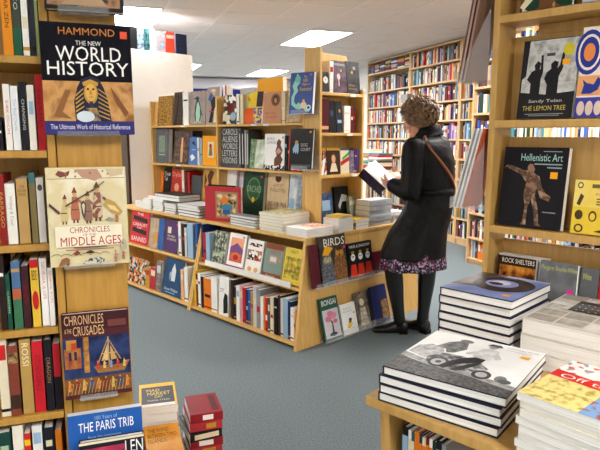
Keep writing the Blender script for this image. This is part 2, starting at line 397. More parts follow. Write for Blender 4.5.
face(FM, Z, YB, 206, 218.5, 87, .03, 'a0938c', 'grey-mauve book with a leaping dancer in black and blue', G, tilt=4, art=[
    ('p', [(.2, .05), (.4, .45), (.3, .62), (.5, .75), (.75, .72), (.8, .5), (.62, .4), (.5, .05)], 'black'), ('p', [(.6, .05), (.68, .45), (.95, .5), (.8, .05)], 'cream'),
    ('p', [(.1, .68), (.3, .85), (.5, .8), (.3, .62)], 'blue'), ('e', .55, .85, .13, .07, 'peach'), ('e', .5, .91, .2, .03, 'cream'), ('p', [(.7, .5), (.95, .75), (1, .55)], 'brown'), ('r', .2, .33, .6, .36, 'red')])
face(FM, Z, YB, 222.5, 236, 95, .025, 'vor:dark green,white,brown,black,cream,30', 'busy food photo book with red label at the divider', G, art=[('r', .3, .42, .75, .72, 'dark red'), ('e', .3, .2, .25, .12, 'cream'), ('e', .75, .25, .22, .14, 'pale blue'), ST])
spines(FM, Z, YB, [(236.5, 239, 94, 'white', []), (240, 243, 95, 'cream', [])], 'after the food photo book', G, .16)
face(FM, Z, YB, 244, 261, 92, .03, 'yellow', 'book cover split into yellow, orange, blue and dark quarters', G, tilt=8, art=[('r', 0, .5, .62, 1, 'vor:yellow,pale green,mustard,25'), ('r', 0, 0, .52, .49, 'e05a1c'),
    ('r', .54, 0, 1, .49, 'vor:blue,yellow,blue,55'), ('r', .64, .52, 1, 1, 'mix:dark brown,black,60')])
face(FM, Z, YB, 262.5, 281, 92, .03, 'c08a66', 'terracotta-tan book with an oval portrait and faded title', G, tilt=3, art=[('e', .68, .74, .24, .2, '7a4f38'), ('e', .68, .74, .15, .14, 'mix:brown,dark brown,40'), ('e', .68, .72, .07, .08, 'tan'),
    ('t', 'THE ROAD', .12, .28, .7, .36, '9a5b40'), ('t', 'TO RUMI', .18, .15, .75, .23, '9a5b40'), ('e', .92, .95, .05, .03, 'orange')])
spines(FM, Z, YB, [(281.5, 285, 91, 'cream', [])], 'beside the terracotta-tan book', G, .15)
face(FM, Z, YB, 286, 300, 85, .03, 'mix:cream,tan,d9c6a0,30', 'cream poster-style book with red title half behind the pillar', G, art=[('t', 'THE WORLD', .1, .84, .9, .94, 'c8452c'), ('p', [(.2, .1), (.3, .6), (.7, .7), (.8, .2)], 'mix:tan,pale blue,50')])
# back row seen above them
G2 = 'books shelved from the far side of the tall bookcase'
face(FM, Z, .56, 258, 283, 78, .05, 'e9a92a', 'big yellow-orange boxed book rising behind the top shelf', G2, tilt=0)
face(FM, Z, .56, 237.5, 256, 88, .03, 'pale grey', 'pale grey book back behind the quartered cover', G2, tilt=0)
face(FM, Z, .56, 223.5, 230.5, 85, .03, 'white', 'white book with red stripe behind the food photo book', G2, tilt=0, art=[('r', .3, 0, .5, 1, 'red')])
# on the pillar
book(FM.m @ T(-.385, .192, 1.6015) @ ROTZ(9), .21, .295, .026, '2f4d94', 'blue poster book with swirling pale spirit, hung on the pillar', 'face-out books on the pillar', tilt=6, hard=False, art=[
    ('p', [(.28, .98), (.4, .9), (.42, .75), (.3, .66), (.35, .55), (.22, .44), (.2, .3), (.3, .22), (.42, .28), (.5, .18), (.7, .22), (.78, .12), (.9, .14), (.88, .05), (.72, .04), (.62, .14), (.45, .1), (.3, .12), (.1, .22), (.08, .4), (.18, .55), (.1, .68), (.2, .82)], '8fd0c4'),
    ('e', .32, .84, .12, .09, '6fb8a0'), ('e', .84, .14, .1, .07, 'white'), ('e', .84, .14, .06, .04, '2f4d94'), ('t', 'The', .58, .86, .7, .92, 'yellow'), ('t', '1001', .55, .76, .75, .84, 'yellow'), ('t', 'Nights of', .52, .66, .86, .74, 'yellow'), ('t', 'Illustrated', .42, .55, .92, .64, 'yellow'), ('e', .62, .2, .14, .08, 'cream'), ('e', .62, .3, .05, .05, 'peach'), ('e', .88, .93, .05, .025, 'orange')])
book(FM.m @ T(-.395, .192, 1.2015) @ ROTZ(9), .215, .295, .022, 'black', 'black book with a small sitting animal, on the pillar below the blue one', 'face-out books on the pillar', tilt=6, spine=[('r', 0, 0, 1, 1, 'd33a1c')], art=[('r', 0, 0, .03, 1, 'd33a1c'),
    ('p', [(.2, .38), (.16, .5), (.24, .6), (.32, .7), (.4, .62), (.42, .45), (.38, .36), (.34, .44), (.3, .36), (.26, .44)], 'pale blue'), ('e', .31, .66, .07, .05, 'tan'), ('t', 'DOG', .5, .56, .78, .64, 'pale grey'), ('t', 'COURT', .5, .45, .9, .53, 'pale grey'), ('r', .1, .06, .95, .12, 'dark grey'), ('e', .88, .92, .05, .025, 'orange')])
# ---- second shelf
G = 'books on the second shelf of the tall bookcase'; Z = 1.173
PK = ('e', .86, .88, .05, .025, 'e83a80')
face(FM, Z, YB, 154.5, 168, 129, .05, '62656c', 'thick slate grey book with a pale green square on its cover', G, tilt=3, art=[('r', .26, .3, .74, .8, 'mix:pale green,62656c,90'), ('r', .26, .22, .74, .26, 'pale green'), PK])
face(FM, Z, YB, 173, 188, 131, .03, 'mix:dark brown,7a6257,30', 'dark moody photo book with a standing pale figure', G, art=[('p', [(.48, .05), (.45, .5), (.5, .8), (.6, .8), (.62, .4), (.6, .05)], 'peach'), ('r', .05, .86, .9, .92, 'dark grey'), PK])
spines(FM, Z, .44, [(189.5, 192.5, 131, 'pale grey', []), (193, 196, 131, 'dark grey', [])], 'behind the blue whale book', G, .08)
face(FM, Z, YB, 188.6, 197, 137, .02, '5076b4', 'blue book with a white leaping whale', G, art=[('p', [(.1, .3), (.4, .38), (.75, .26), (.6, .2), (.3, .12), (.25, .22)], 'white'), ('p', [(.25, .78), (.5, .86), (.7, .68), (.5, .72)], 'black'), ('r', .3, .52, .75, .56, 'pale blue'), ST])
spines(FM, Z, YB, [(197.5, 199.3, 138, 'white', []), (199.8, 201.5, 138, 'pale blue', [])], 'just after the blue whale book', G, .17)
face(FM, Z, YB, 202.5, 216, 136, .035, 'f0a012', 'bright orange book with a small figure picture', G, tilt=2, art=[('r', .4, .28, .84, .8, 'cream'), ('e', .6, .66, .1, .08, 'red'), ('p', [(.45, .34), (.52, .6), (.7, .6), (.74, .34)], 'mix:mustard,dark green,60')])
LET = [('t', w, .06, .82-k*.18, .94, .97-k*.18, 'pale grey') for k, w in enumerate(('CAROLS', 'ALIENS', 'WORDS', 'LETTERS', 'VISIONS'))]
face(FM, Z, YB, 221, 238, 128, .03, 'dark grey', 'dark grey book filled with big white hand lettering', G, tilt=2, art=LET[:5])
spines(FM, Z, YB, [(238.5+k*2.6, 240.8+k*2.6, 130, c, [('r', .3, .1, .7, .9, 'pale grey')]) for k, c in enumerate(('dark grey', 'black', 'grey', 'dark grey'))], 'right of the hand-lettered book', G, .15)
face(FM, Z, YB, 249.2, 253.2, 139, .02, 'mix:green,pale green,40', 'narrow green leafy book after the striped spines', G)
face(FM, Z, YB, 253.6, 263, 140, .03, 'mix:white,pale green,12', 'pale white-green landscape book', G, tilt=10)
face(FM, Z, YB, 264, 284, 134, .03, 'f0efec', 'white book with a crouching brown figure', G, tilt=3, art=[('t', 'GRAPHIC', .1, .82, .5, .9, 'grey'), ('t', 'COMEDIES', .1, .72, .56, .8, 'grey'),
    ('p', [(.5, .12), (.5, .3), (.62, .4), (.55, .52), (.62, .66), (.6, .76), (.7, .86), (.82, .8), (.8, .68), (.9, .55), (.82, .4), (.92, .3), (.8, .12)], '6b3f33'), ('p', [(.56, .5), (.7, .62), (.86, .52), (.7, .44)], 'c49a86'),
    ('r', 0, 0, 1, .13, 'vor:black,white,dark grey,70'), ('e', .9, .9, .05, .03, 'orange')])
spines(FM, Z, YB, [(284.6, 287, 136, 'black', []), (287.4, 290, 137, 'dark brown', [])], 'right of the crouching figure book', G, .17)
face(FM, Z, YB, 290.6, 297.5, 135, .02, 'c42430', 'red book tucked left of the pillar on the second shelf', G, art=[('t', 'SOUL', .2, .72, .8, .8, 'white')])
# ---- third row on the worktop
G = 'books standing on the worktop under the tall bookcase'; Z = ZW+.0005
face(FM, Z, .36, 159.4, 162, 172, .03, 'orange', 'orange rounded book at far left behind the white stacks', G)
face(FM, Z, .36, 162.3, 169.5, 169, .03, 'black', 'black book with white script beside the red one', G, art=[('t', 'Cross', .1, .8, .9, .92, 'white'), ('t', 'Talk', .1, .66, .6, .77, 'white')])
face(FM, Z, .36, 170, 181, 170, .03, 'b02b2c', 'red portrait book with big pale title behind the stacks', G, art=[('t', 'Dylan', .08, .76, .95, .93, 'peach'), ('e', .5, .5, .2, .12, 'peach')])
spines(FM, Z, .36, [(181.5, 184, 170, 'cream', []), (184.3, 187, 171, 'dark red', []), (187.3, 189.6, 172, 'red', [])], 'right of the red portrait book', G, .14)
face(FM, Z, .36, 190, 200, 176, .03, 'dark grey', 'low dark grey book beside the patterned one', G)
face(FM, Z, .36, 201, 214.5, 166, .03, 'd0a04a', 'tall ochre book patterned with dark brown branches', G, art=[('p', [(.4, 0), (.5, .5), (.3, .8), (.5, .95), (.8, .9), (.62, .7), (.75, .4), (.6, 0)], '5a2c16'), ('p', [(.1, .5), (.3, .7), (.1, .9)], '5a2c16'), ('p', [(.8, .2), (.95, .5), (.7, .5)], '5a2c16')])
face(FM, Z, .36, 222, 234, 170, .025, 'e6e4e0', 'white book with small red and blue squares at the divider', G, art=[('r', .1, .4, .3, .5, 'red'), ('r', .35, .4, .6, .5, 'blue'), ('r', .65, .4, .85, .5, 'mustard')])
face(FM, Z, .39, 236.5, 241, 172, .02, 'cfc2cc', 'slim pale lilac book between white and green ones', G)
face(FM, Z, .36, 242, 261.5, 169, .04, 'mix:24503a,dark green,36', 'deep green botanical book with a glowing round motif', G, art=[('e', .5, .6, .34, .26, '5d8a4a'), ('e', .5, .6, .29, .22, '2c5a3c'), ('t', 'ORCHID', .14, .54, .88, .68, 'pale green'), ('e', .5, .38, .08, .06, 'yellow'), PK])
face(FM, Z, .36, 265, 286, 171, .03, 'mix:cbb28a,d8c29c,18', 'parchment cream book with a dark crest', G, art=[('p', [(.36, .92), (.36, .84), (.5, .79), (.64, .84), (.64, .92)], '4a2a22'), ('t', 'ALMOST', .26, .7, .76, .77, '8a6a4a'), ('t', 'FORGOTTEN', .16, .6, .86, .67, '8a6a4a'), ('r', .05, .15, .95, .4, 'mix:cbb28a,7a6a5a,40')])
face(FM, Z, .36, 287, 300, 173, .03, 'mix:pale blue,e6e8ea,10', 'blue-white misty book against the pillar', G, art=[('p', [(.55, 0), (.6, .9), (1, .95), (1, 0)], 'mix:7c8b9c,b0bcc8,30'), ('r', .1, .3, .45, .5, 'pale blue')])

# ---- stacks on the worktop
def stk(x, y, n, w, h, t, covers, what, where, group=None, **k): stack(FM, x, y, ZW, 0, w, h, t, n, covers, what, where, group or 'stacked books on the island worktop', **k)
stk(-2.44, .02, 3, .15, .2, .022, ['pink', 'white', 'pale grey'], 'pinkish paperback', 'in the leftmost stack on the worktop', hard=False)
stk(-2.255, .01, 5, .15, .22, .021, ['white'], 'white book', 'in the second stack from the left end', hard=False)
flat(FM, -2.24, .06, ZW+.001+5*.0214, 4, .16, .2, .022, 'd8402c', 'flat orange-red book lying on the white stack near the left end', 'stacked books on the island worktop', hard=False, art=[('r', .1, .3, .9, .6, 'cream')])
stk(-2.075, .015, 5, .17, .24, .022, ['white', 'pale grey'], 'white book', 'in the tall stack left of the long books')
for i, (c, lb) in enumerate((('white', 'long white landscape book lying under the black-topped one'), ('black', 'long black-topped landscape book crowning the white stacks'))):
    flat(FM, -2.07, .03, ZW+.0005+5*.0224+i*.0264, 0, .42, .23, .026, c, lb, 'stacked books on the island worktop')
stk(-1.87, .01, 4, .19, .25, .022, ['pale grey', 'dark blue', 'white'], 'white-edged hardback', 'in the stack with blue covers')
stk(-1.63, .0, 4, .33, .25, .026, ['dark grey', 'black', 'grey'], 'grey landscape hardback', 'in the stack left of the red picture book', top_cover='pale grey')
book(FM.m @ T(-1.245, .06, ZW+.0005) @ ROTZ(14), .3, .29, .03, 'black', 'black book standing just behind the red picture book', 'books standing on the worktop front')
book(FM.m @ T(-1.2, .0, ZW+.0005) @ ROTZ(17), .36, .285, .03, 'b03038', 'large red picture book standing upright among the stacks', 'books standing on the worktop front', art=[('r', .3, .1, .92, .86, 'a07a56'), ('r', .34, .16, .88, .8, 'mix:cream,tan,dark green,22'), ('e', .62, .42, .16, .1, '3f7c94'), ('e', .55, .62, .1, .1, 'orange'), ('r', .5, .22, .7, .34, 'blue')])
stk(-.86, -.005, 4, .32, .09, .021, ['grey', 'pale grey', 'dark grey'], 'grey book', 'in the stack before the red picture book')
stk(-.5, .0, 6, .255, .28, .0225, ['d8cf9a', 'cream'], 'cream-covered hardback', 'in the stack left of the magazines', top_art=[('r', .05, .05, .95, .95, 'mix:cream,yellow,pale green,white,16')])
stk(-.21, .0, 3, .208, .27, .019, ['white', 'pale grey'], 'white glossy paperback', 'in the low stack at the corner', hard=False, jit=.001, jr=1, top_art=[('r', .05, .35, .95, .92, 'mix:red,orange,white,cream,30')])
def stkE(x, y, n, w, h, t, covers, what, where, **k): stack(FE, x, y, ZW, 0, w, h, t, n, covers, what, where, 'stacked books on the island worktop', **k)
stkE(.33, .004, 4, .165, .155, .024, ['white', 'e8dcd8'], 'white and red paperback', 'in the stack under the display shelves', hard=False, jit=.002, jr=1, top_art=[('e', .4, .5, .2, .3, 'mix:red,maroon,40')])
flat(FE, .36, .01, ZW+.1, 6, .15, .14, .014, 'e2c25a', 'thin yellow book lying on the white and red stack', 'stacked books on the island worktop')
stkE(.52, .004, 3, .15, .15, .024, ['mustard', 'dark grey', 'yellow'], 'yellow and black book', 'in the small stack beside the grey volumes', hard=False, jit=.001, jr=1)
for i in range(5):
    flat(FE, .965, .01+rnd.uniform(0, .008), ZW+.0005+i*.0404, 90+rnd.uniform(-.8, .8), .148, .27, .04, 'b4b6b8', f"thick silver-grey volume, {'topmost' if i == 4 else ('bottom one' if i == 0 else ordw(4-i)+' from the top')} in the stack by the woman", 'stacked books on the island worktop',
         spine=[('v', 'Collected Letters', .3, .3, .7, .72, '6a74a0')])
stkE(.99, .006, 3, .14, .2, .03, ['white', 'pale grey', 'white'], 'white book', 'in the stack half hidden by the woman')

# ---- end display
G = 'books on the narrow end display'
face(FE, 1.761, .19, 321.5, 329.5, 72, .02, 'black', 'black and white small book at left of display top shelf', G, art=[('e', .6, .6, .3, .18, 'white'), ('e', .6, .62, .12, .06, 'yellow')])
spines(FE, 1.761, .19, [(330, 333.8, 61, 'white', [])], 'on the display top shelf', G, .1)
face(FE, 1.761, .19, 334.3, 347.5, 61, .03, 'mix:3a2834,6a5060,20', 'dark mauve book with a glowing lamp on display top shelf', G, art=[('e', .4, .5, .12, .1, 'e8c8c8'), ('r', .36, .2, .44, .42, 'e0b0b4'), ('e', .6, .7, .06, .04, 'yellow'), ('r', .1, .85, .9, .92, 'grey')])
face(FE, 1.761, .19, 348, 363, 62, .03, 'mix:1d1c20,3c3c40,20', 'black book with yellow title at right of display top shelf', G, art=[('t', 'Winter', .1, .22, .6, .3, 'tan'), ('t', 'morning', .1, .1, .72, .18, 'tan'), ('e', .4, .66, .1, .05, 'mustard'), ('r', .5, .75, .7, .85, 'grey')])
spines(FE, 1.468, .19, [(321.5, 329, 99, 'maroon', [('r', 0, .1, 1, .2, 'peach')])], 'on the second display shelf', G, .11)
face(FE, 1.468, .19, 329.5, 336.5, 101, .04, 'black', 'black book with thin blue mark on second display shelf', G, art=[('e', .5, .6, .2, .1, '2c4a6a')])
face(FE, 1.468, .19, 337, 343.5, 102, .04, 'mix:black,2a3440,30', 'black book with yellow price dot on second display shelf', G, art=[('e', .6, .7, .16, .06, 'mustard'), ('r', .2, .3, .8, .4, 'pale blue')])
spines(FE, 1.468, .19, [(344.5, 350.8, 106, 'white', []), (351.2, 353.5, 107, 'dark red', []), (353.7, 356, 107, 'maroon', [])], 'after the black pair on the display', G, .11)
MG = 'magazines on the third display shelf'
mags = [(319.5, 327, 'mix:e8641c,black,white,26', 'orange, black and white patterned magazine at shelf left', [('r', 0, .88, 1, 1, 'mustard'), ('p', [(.1, 0), (.6, .6), (.9, .6), (.5, 0)], 'white')]),
        (327.5, 340.5, '3a2620', 'magazine with a long-haired portrait on its cover', [('e', .5, .6, .28, .24, '4a2c22'), ('e', .5, .58, .15, .16, 'peach'), ('p', [(.2, .1), (.35, .42), (.65, .42), (.8, .1)], 'cream'), ('r', 0, .9, 1, 1, 'mustard')]),
        (341, 349.5, 'cream', 'cream magazine crossed by red and green diagonal bands', [('p', [(0, .3), (1, .5), (1, .66), (0, .46)], 'red'), ('p', [(.2, .5), (1, .72), (1, .85), (.2, .62)], '4a9a4a'), ('r', 0, .9, 1, 1, 'dark grey')]),
        (350, 354.5, 'mix:4a4a58,9a8aa0,40', 'grey-violet magazine next to the purple ones', [('r', 0, .9, 1, 1, 'black')])]
for x0, x1, c, lb, a in mags: face(FE, 1.156, .19, x0, x1, 148, .018, c, lb, MG, art=a, hard=False, cat='magazine', name='magazine', tilt=4)
for x0, x1, c, lb in [(355, 357.2, 'purple', 'first purple spine'), (357.4, 359.2, '8a6ac0', 'second, lighter purple spine'), (359.4, 360.4, '6ac048', 'thin bright green spine')]:
    spines(FE, 1.156, .19, [(x0, x1, 149, c, [], lb + ' at the right end of the magazine shelf')], '', MG, .1)
G = 'small books at the foot of the end display'
face(FE, ZW, .2, 322.5, 334, 194, .03, 'mix:4a6a94,2a3a54,30', 'blue photo book at the foot of the display', G, art=[('r', .1, .5, .8, .8, 'pale blue'), ('e', .85, .2, .08, .08, 'mustard')])
face(FE, ZW, .24, 337, 350, 187, .03, 'mix:black,2c2c30,20', 'black and white horse photo book at the foot of the display', G, art=[('p', [(.2, .5), (.5, .8), (.9, .75), (.8, .6), (.5, .6), (.3, .4)], 'pale grey')])
face(FE, ZW, .2, 350.5, 359.5, 197, .03, 'mix:7e8c74,b0b8a0,30', 'grey-green book low at the right of the display', G, art=[('r', .1, .7, .9, .85, 'cream'), ('e', .9, .6, .08, .06, 'orange')])
# ---- end panel ledges
G = 'face-out books on the end panel ledges'
ye = EP(.4)-.067
face(FE, .411, ye+.004, 314.5, 321.5, 246, .03, 'maroon', 'maroon book edge standing left of the owl book', G, tilt=8)
face(FE, .411, ye, 323, 349, 236, .025, 'mix:2e2c2a,4a4238,30', 'large bird book with two owls on its cover', G, tilt=8, hard=False, art=[
    ('p', [(.03, 0), (.04, .36), (.1, .58), (.14, .66), (.2, .61), (.32, .61), (.38, .65), (.42, .54), (.5, .3), (.52, 0)], 'mix:3c4048,7c828a,70'), ('e', .19, .51, .08, .07, '8a8e94'), ('e', .33, .51, .08, .07, '8a8e94'), ('p', [(.23, .5), (.29, .5), (.26, .43)], 'd8b040'), ('e', .2, .52, .05, .035, 'yellow'), ('e', .34, .52, .05, .035, 'yellow'), ('e', .2, .52, .02, .016, 'black'), ('e', .34, .52, .02, .016, 'black'),
    ('p', [(.5, 0), (.5, .4), (.57, .62), (.58, .72), (.66, .66), (.8, .66), (.88, .71), (.9, .6), (.98, .36), (.98, 0)], 'mix:5a3a22,a87448,70'), ('e', .65, .61, .085, .07, 'b5703c'), ('e', .8, .61, .085, .07, 'b5703c'), ('p', [(.69, .6), (.76, .6), (.725, .52)], '3a2c20'), ('e', .65, .62, .05, .035, 'yellow'), ('e', .8, .62, .05, .035, 'yellow'), ('e', .65, .62, .022, .016, 'black'), ('e', .8, .62, .022, .016, 'black'),
    ('p', [(.08, .62), (.2, .8), (.5, .74), (.3, .6)], 'e8a41c'), ('t', 'BIRDS', .16, .78, .95, .94, 'f0ece0'), ('e', .93, .72, .05, .03, 'e83a80')])
face(FE, .411, ye, 350, 374, 243, .025, '1a191c', 'black book with red and white masked figures', G, tilt=8, art=[('t', 'MASK & SHADOW', .08, .86, .92, .94, 'white')] +
     [q for cx in (.2, .5, .8) for q in (('p', [(cx-.14, .05), (cx-.1, .4), (cx+.1, .4), (cx+.14, .05)], 'd8341c'), ('e', cx, .6, .09, .1, 'white'), ('e', cx-.03, .62, .02, .02, 'black'), ('e', cx+.03, .62, .02, .02, 'black'), ('e', cx, .74, .06, .04, 'mustard'))])
face(FE, .411, ye, 375.5, 386, 252, .03, '6e1a2a', 'dark red book beside the masked figures, behind the woman', G, tilt=8)
yl = EP(0)-.062
face(FE, .0205, yl, 326, 343.5, 299, .02, '26584a', 'dark green book with a pink bonsai tree', G, tilt=14, art=[('r', .06, .06, .94, .72, 'c9c5cc'), ('t', 'BONSAI', .1, .82, .9, .95, 'f0f0ea'), ('p', [(.46, .16), (.5, .36), (.42, .5), (.56, .42), (.58, .16)], '5a3a30'),
    ('e', .34, .5, .17, .07, 'd07a94'), ('e', .62, .56, .2, .08, 'd98aa0'), ('e', .46, .62, .16, .06, 'd07a94'), ('e', .7, .42, .12, .05, 'c86a88'), ('e', .5, .13, .22, .045, '28304a')])
face(FE, .0205, yl, 344.5, 359, 305, .02, 'f0efea', 'white book with a small yellow and blue bird', G, tilt=14, art=[('t', 'Birds of', .2, .82, .7, .88, 'pale blue'), ('t', 'the Garden', .15, .72, .8, .79, 'pale blue'), ('p', [(.3, .2), (.42, .4), (.6, .46), (.66, .3), (.5, .2)], 'yellow'), ('e', .56, .46, .1, .06, '2a3a60'), ('p', [(.4, .38), (.6, .5), (.56, .36)], '2a3a60'), ('e', .86, .66, .05, .03, 'e83a80')])
face(FE, .0205, yl, 360, 375, 293, .02, 'mix:4c443c,8a8070,26', 'sepia photo book with a man and dark side band', G, tilt=14, art=[('r', .8, 0, 1, 1, 'black'), ('e', .4, .72, .14, .1, 'cream'), ('p', [(.16, .1), (.25, .58), (.58, .58), (.7, .1)], 'mix:cream,grey,40'), ('e', .35, .9, .08, .03, 'mustard')])
face(FE, .0205, yl, 376, 391, 287, .02, '26306a', 'dark blue book partly behind the woman\'s boots', G, tilt=14, art=[('r', .55, .1, .95, .6, 'mix:tan,brown,50')])

# ---- low bookcases of the island
ym, yb = YF(.41)+.03, YF(.05)+.03
G = 'books on the middle shelf of the low left bookcase'; Z = .4058
face(FM, Z, ym, 129.5, 147, 212, .03, 'c8242a', 'red and black banner-title book on the low left bookcase', G, tilt=9, art=[('p', [(.1, .72), (.9, .66), (.9, .8), (.1, .86)], 'black'), ('p', [(.1, .36), (.9, .3), (.9, .44), (.1, .5)], 'black'), ('t', 'THE', .3, .88, .65, .95, 'white'), ('t', 'CABALIST', .1, .55, .9, .64, 'white'), ('t', 'OF', .35, .46, .6, .52, 'white'), ('t', 'BANNED', .1, .08, .92, .22, 'white')])
face(FM, Z, ym, 148.5, 157, 219, .03, 'mix:a08a72,c0a488,16', 'beige book with an orange flower, right of the red banner book', G, tilt=8, art=[('p', [(.6, .1), (.5, .4), (.8, .6), (1, .3)], 'd08a30')])
face(FM, Z, ym, 157.5, 162.5, 220, .03, '2f5a9c', 'narrow blue book beside the purple one', G, tilt=8)
face(FM, Z, ym, 163.5, 177, 222, .03, '4c3060', 'purple book with a cream emblem', G, tilt=8, art=[('r', .2, .6, .45, .8, 'cream'), ('t', 'THE MIND', .2, .48, .75, .55, 'cream'), ('t', 'OF LEARNING', .2, .38, .85, .45, 'cream'), ('e', .85, .9, .05, .03, 'e83a80')])
spines(FM, Z, ym, [(178.5, 181, 222, 'white', []), (181.3, 184.4, 224, 'dark brown', []), (184.6, 186.8, 228, 'pale grey', []), (187, 192.5, 224, 'pale blue', [])], 'at right end of low left bookcase', G, .18)
G = 'books on the bottom shelf of the low left bookcase'; Z = .0458
face(FM, Z, yb, 128, 145, 260, .03, 'vor:dark brown,pale grey,orange,dark green,tan,40', 'busy colour photo book at bottom left of the island', G, tilt=9)
for k, (x0, x1, c, y, lb) in enumerate([(145.5, 149.5, 'mustard', 268, 'small mustard book with red top on bottom shelf'), (150, 155, 'b02a34', 268, 'small crimson book between mustard and brown ones'), (155.5, 160, 'mix:5a4a44,9a8a80,40', 262, 'grey-brown small photo book left of the dark blue one')]):
    face(FM, Z, yb, x0, x1, y, .03, c, lb, G, tilt=6, art=[('r', .1, .6, .9, .85, ['red', 'cream', 'pale grey'][k])])
face(FM, Z, yb, 161, 179.5, 261, .025, '1e4468', 'dark blue book with a ghostly standing figure', G, tilt=12, art=[('p', [(.42, .4), (.4, .7), (.5, .9), (.62, .7), (.62, .4)], 'cfd4d8'), ('p', [(.35, .38), (.3, .6), (.44, .7)], '9aa8b8'), ('t', 'Snow Walker', .14, .12, .86, .2, 'e0e4e8'), ('r', .2, .06, .7, .08, 'pale blue')])
spines(FM, Z, yb, [(180.5, 183.3, 270, 'peach', []), (183.6, 187, 268, 'white', [])], 'right of the dark blue ghost book', G, .18)
G = 'books on the middle shelf of the low right bookcase'; Z = .4058
spines(FM, Z, ym, [(195.5, 199, 223, 'blue', []), (199.3, 202.5, 224, 'dark blue', []), (202.8, 205.5, 233, 'red', []), (205.8, 209.5, 233, 'pale blue', [])], 'left of the forest photo book', G, .2)
face(FM, Z, ym, 210.5, 223, 232, .022, 'mix:2c3226,6a7460,cfd0c0,34', 'forest photo book in dark green and white', G, tilt=12, hard=False, art=[('r', .1, .3, .9, .36, 'pale green')])
face(FM, Z, ym, 225.5, 242, 235, .03, 'f0eeea', 'white book with a red and violet sunset picture', G, tilt=12, art=[('r', .12, .2, .88, .88, 'c05a50'), ('r', .12, .55, .88, .88, 'e8a07a'), ('p', [(.12, .6), (.5, .74), (.88, .58), (.88, .45), (.12, .45)], '7a4a80'), ('e', .5, .36, .26, .12, 'e07030'), ('e', .5, .33, .16, .08, 'b02020'), ('r', 0, 0, 1, .09, '8a2a5a'), ('e', .84, .92, .06, .03, 'mustard')])
face(FM, Z, ym, 244, 259.5, 241, .025, 'f0eee8', 'white book with a patchwork of small pictures', G, tilt=12, art=[('r', .05, .4, .95, .7, 'vor:dark brown,white,red,tan,grey,40'), ('e', .3, .14, .13, .07, 'e0a060'), ('e', .7, .14, .13, .07, 'e0a060'), ('r', .1, .8, .9, .9, 'vor:dark red,white,grey,60'), ('e', .88, .66, .06, .04, 'e83a80')])
face(FM, Z, ym, 261.5, 279.5, 245, .025, '7c9088', 'grey-teal and brown book with a small picture inset', G, tilt=12, art=[('r', 0, 0, 1, .16, '8a4a2c'), ('r', 0, .84, 1, 1, '8a4a2c'), ('t', 'AFRICA', .3, .72, .85, .82, 'b05030'), ('r', .3, .46, .7, .66, 'c89a80'), ('r', .34, .5, .66, .62, 'cfd8d8'), ('t', 'Dreams', .2, .05, .7, .12, 'cream'), ('e', .86, .56, .06, .04, 'orange')])
face(FM, Z, ym, 281, 300.5, 250, .03, 'dcc54e', 'yellow book with sketched dark plants', G, tilt=12, art=[('t', 'NEST', .3, .86, .7, .94, '8a5a2a'), ('r', .08, .15, .92, .75, 'mix:dcc54e,b09a34,6a6428,30')])
G = 'books on the bottom shelf of the low right bookcase'; Z = .0458
row = [(192.2, 195.5, 271, 'yellow'), (195.8, 198, 274, 'dark red'), (198.2, 200.6, 274, 'white'), (200.8, 203.2, 277, 'black'), (203.5, 211, 279, 'orange'), (211.3, 217, 278, 'white')]
spines(FM, Z, yb, row, 'on the bottom shelf right of the divider', G, .2)
face(FM, Z, yb, 218.5, 228, 278, .025, 'eceae6', 'white and black photo book among the bottom shelf spines', G, tilt=3, art=[('p', [(.5, .05), (.45, .4), (.6, .6), (.9, .55), (.95, .1)], 'black'), ('t', 'CITY', .1, .6, .5, .7, 'black')])
row = [(231, 233, 280, 'dark brown'), (233.2, 236, 287, 'black'), (236.2, 239.5, 286, 'white'), (239.7, 242, 286, 'pink'), (242.2, 245, 288, 'red'), (245.2, 247.5, 290, 'dark blue'), (247.7, 250, 290, 'blue'), (250.2, 252.5, 292, 'mustard'), (252.7, 256, 287, 'pale grey'), (256.2, 260, 290, 'grey'), (260.2, 263, 297, 'white'), (263.2, 265, 297, 'orange'), (265.2, 267.5, 298, 'red'), (267.7, 270, 298, 'dark grey'), (270.2, 273.5, 298, 'cream'), (273.7, 277, 298, 'black'), (277.2, 280, 296, 'dark brown'), (280.2, 283, 299, 'pale grey'), (283.2, 287, 299, 'pale blue'), (287.2, 290, 302, 'dark blue'), (290.2, 293.5, 308, 'white'), (293.7, 295, 312, 'peach')]
spines(FM, Z, yb, row, 'after the white and black photo book', G, .2)

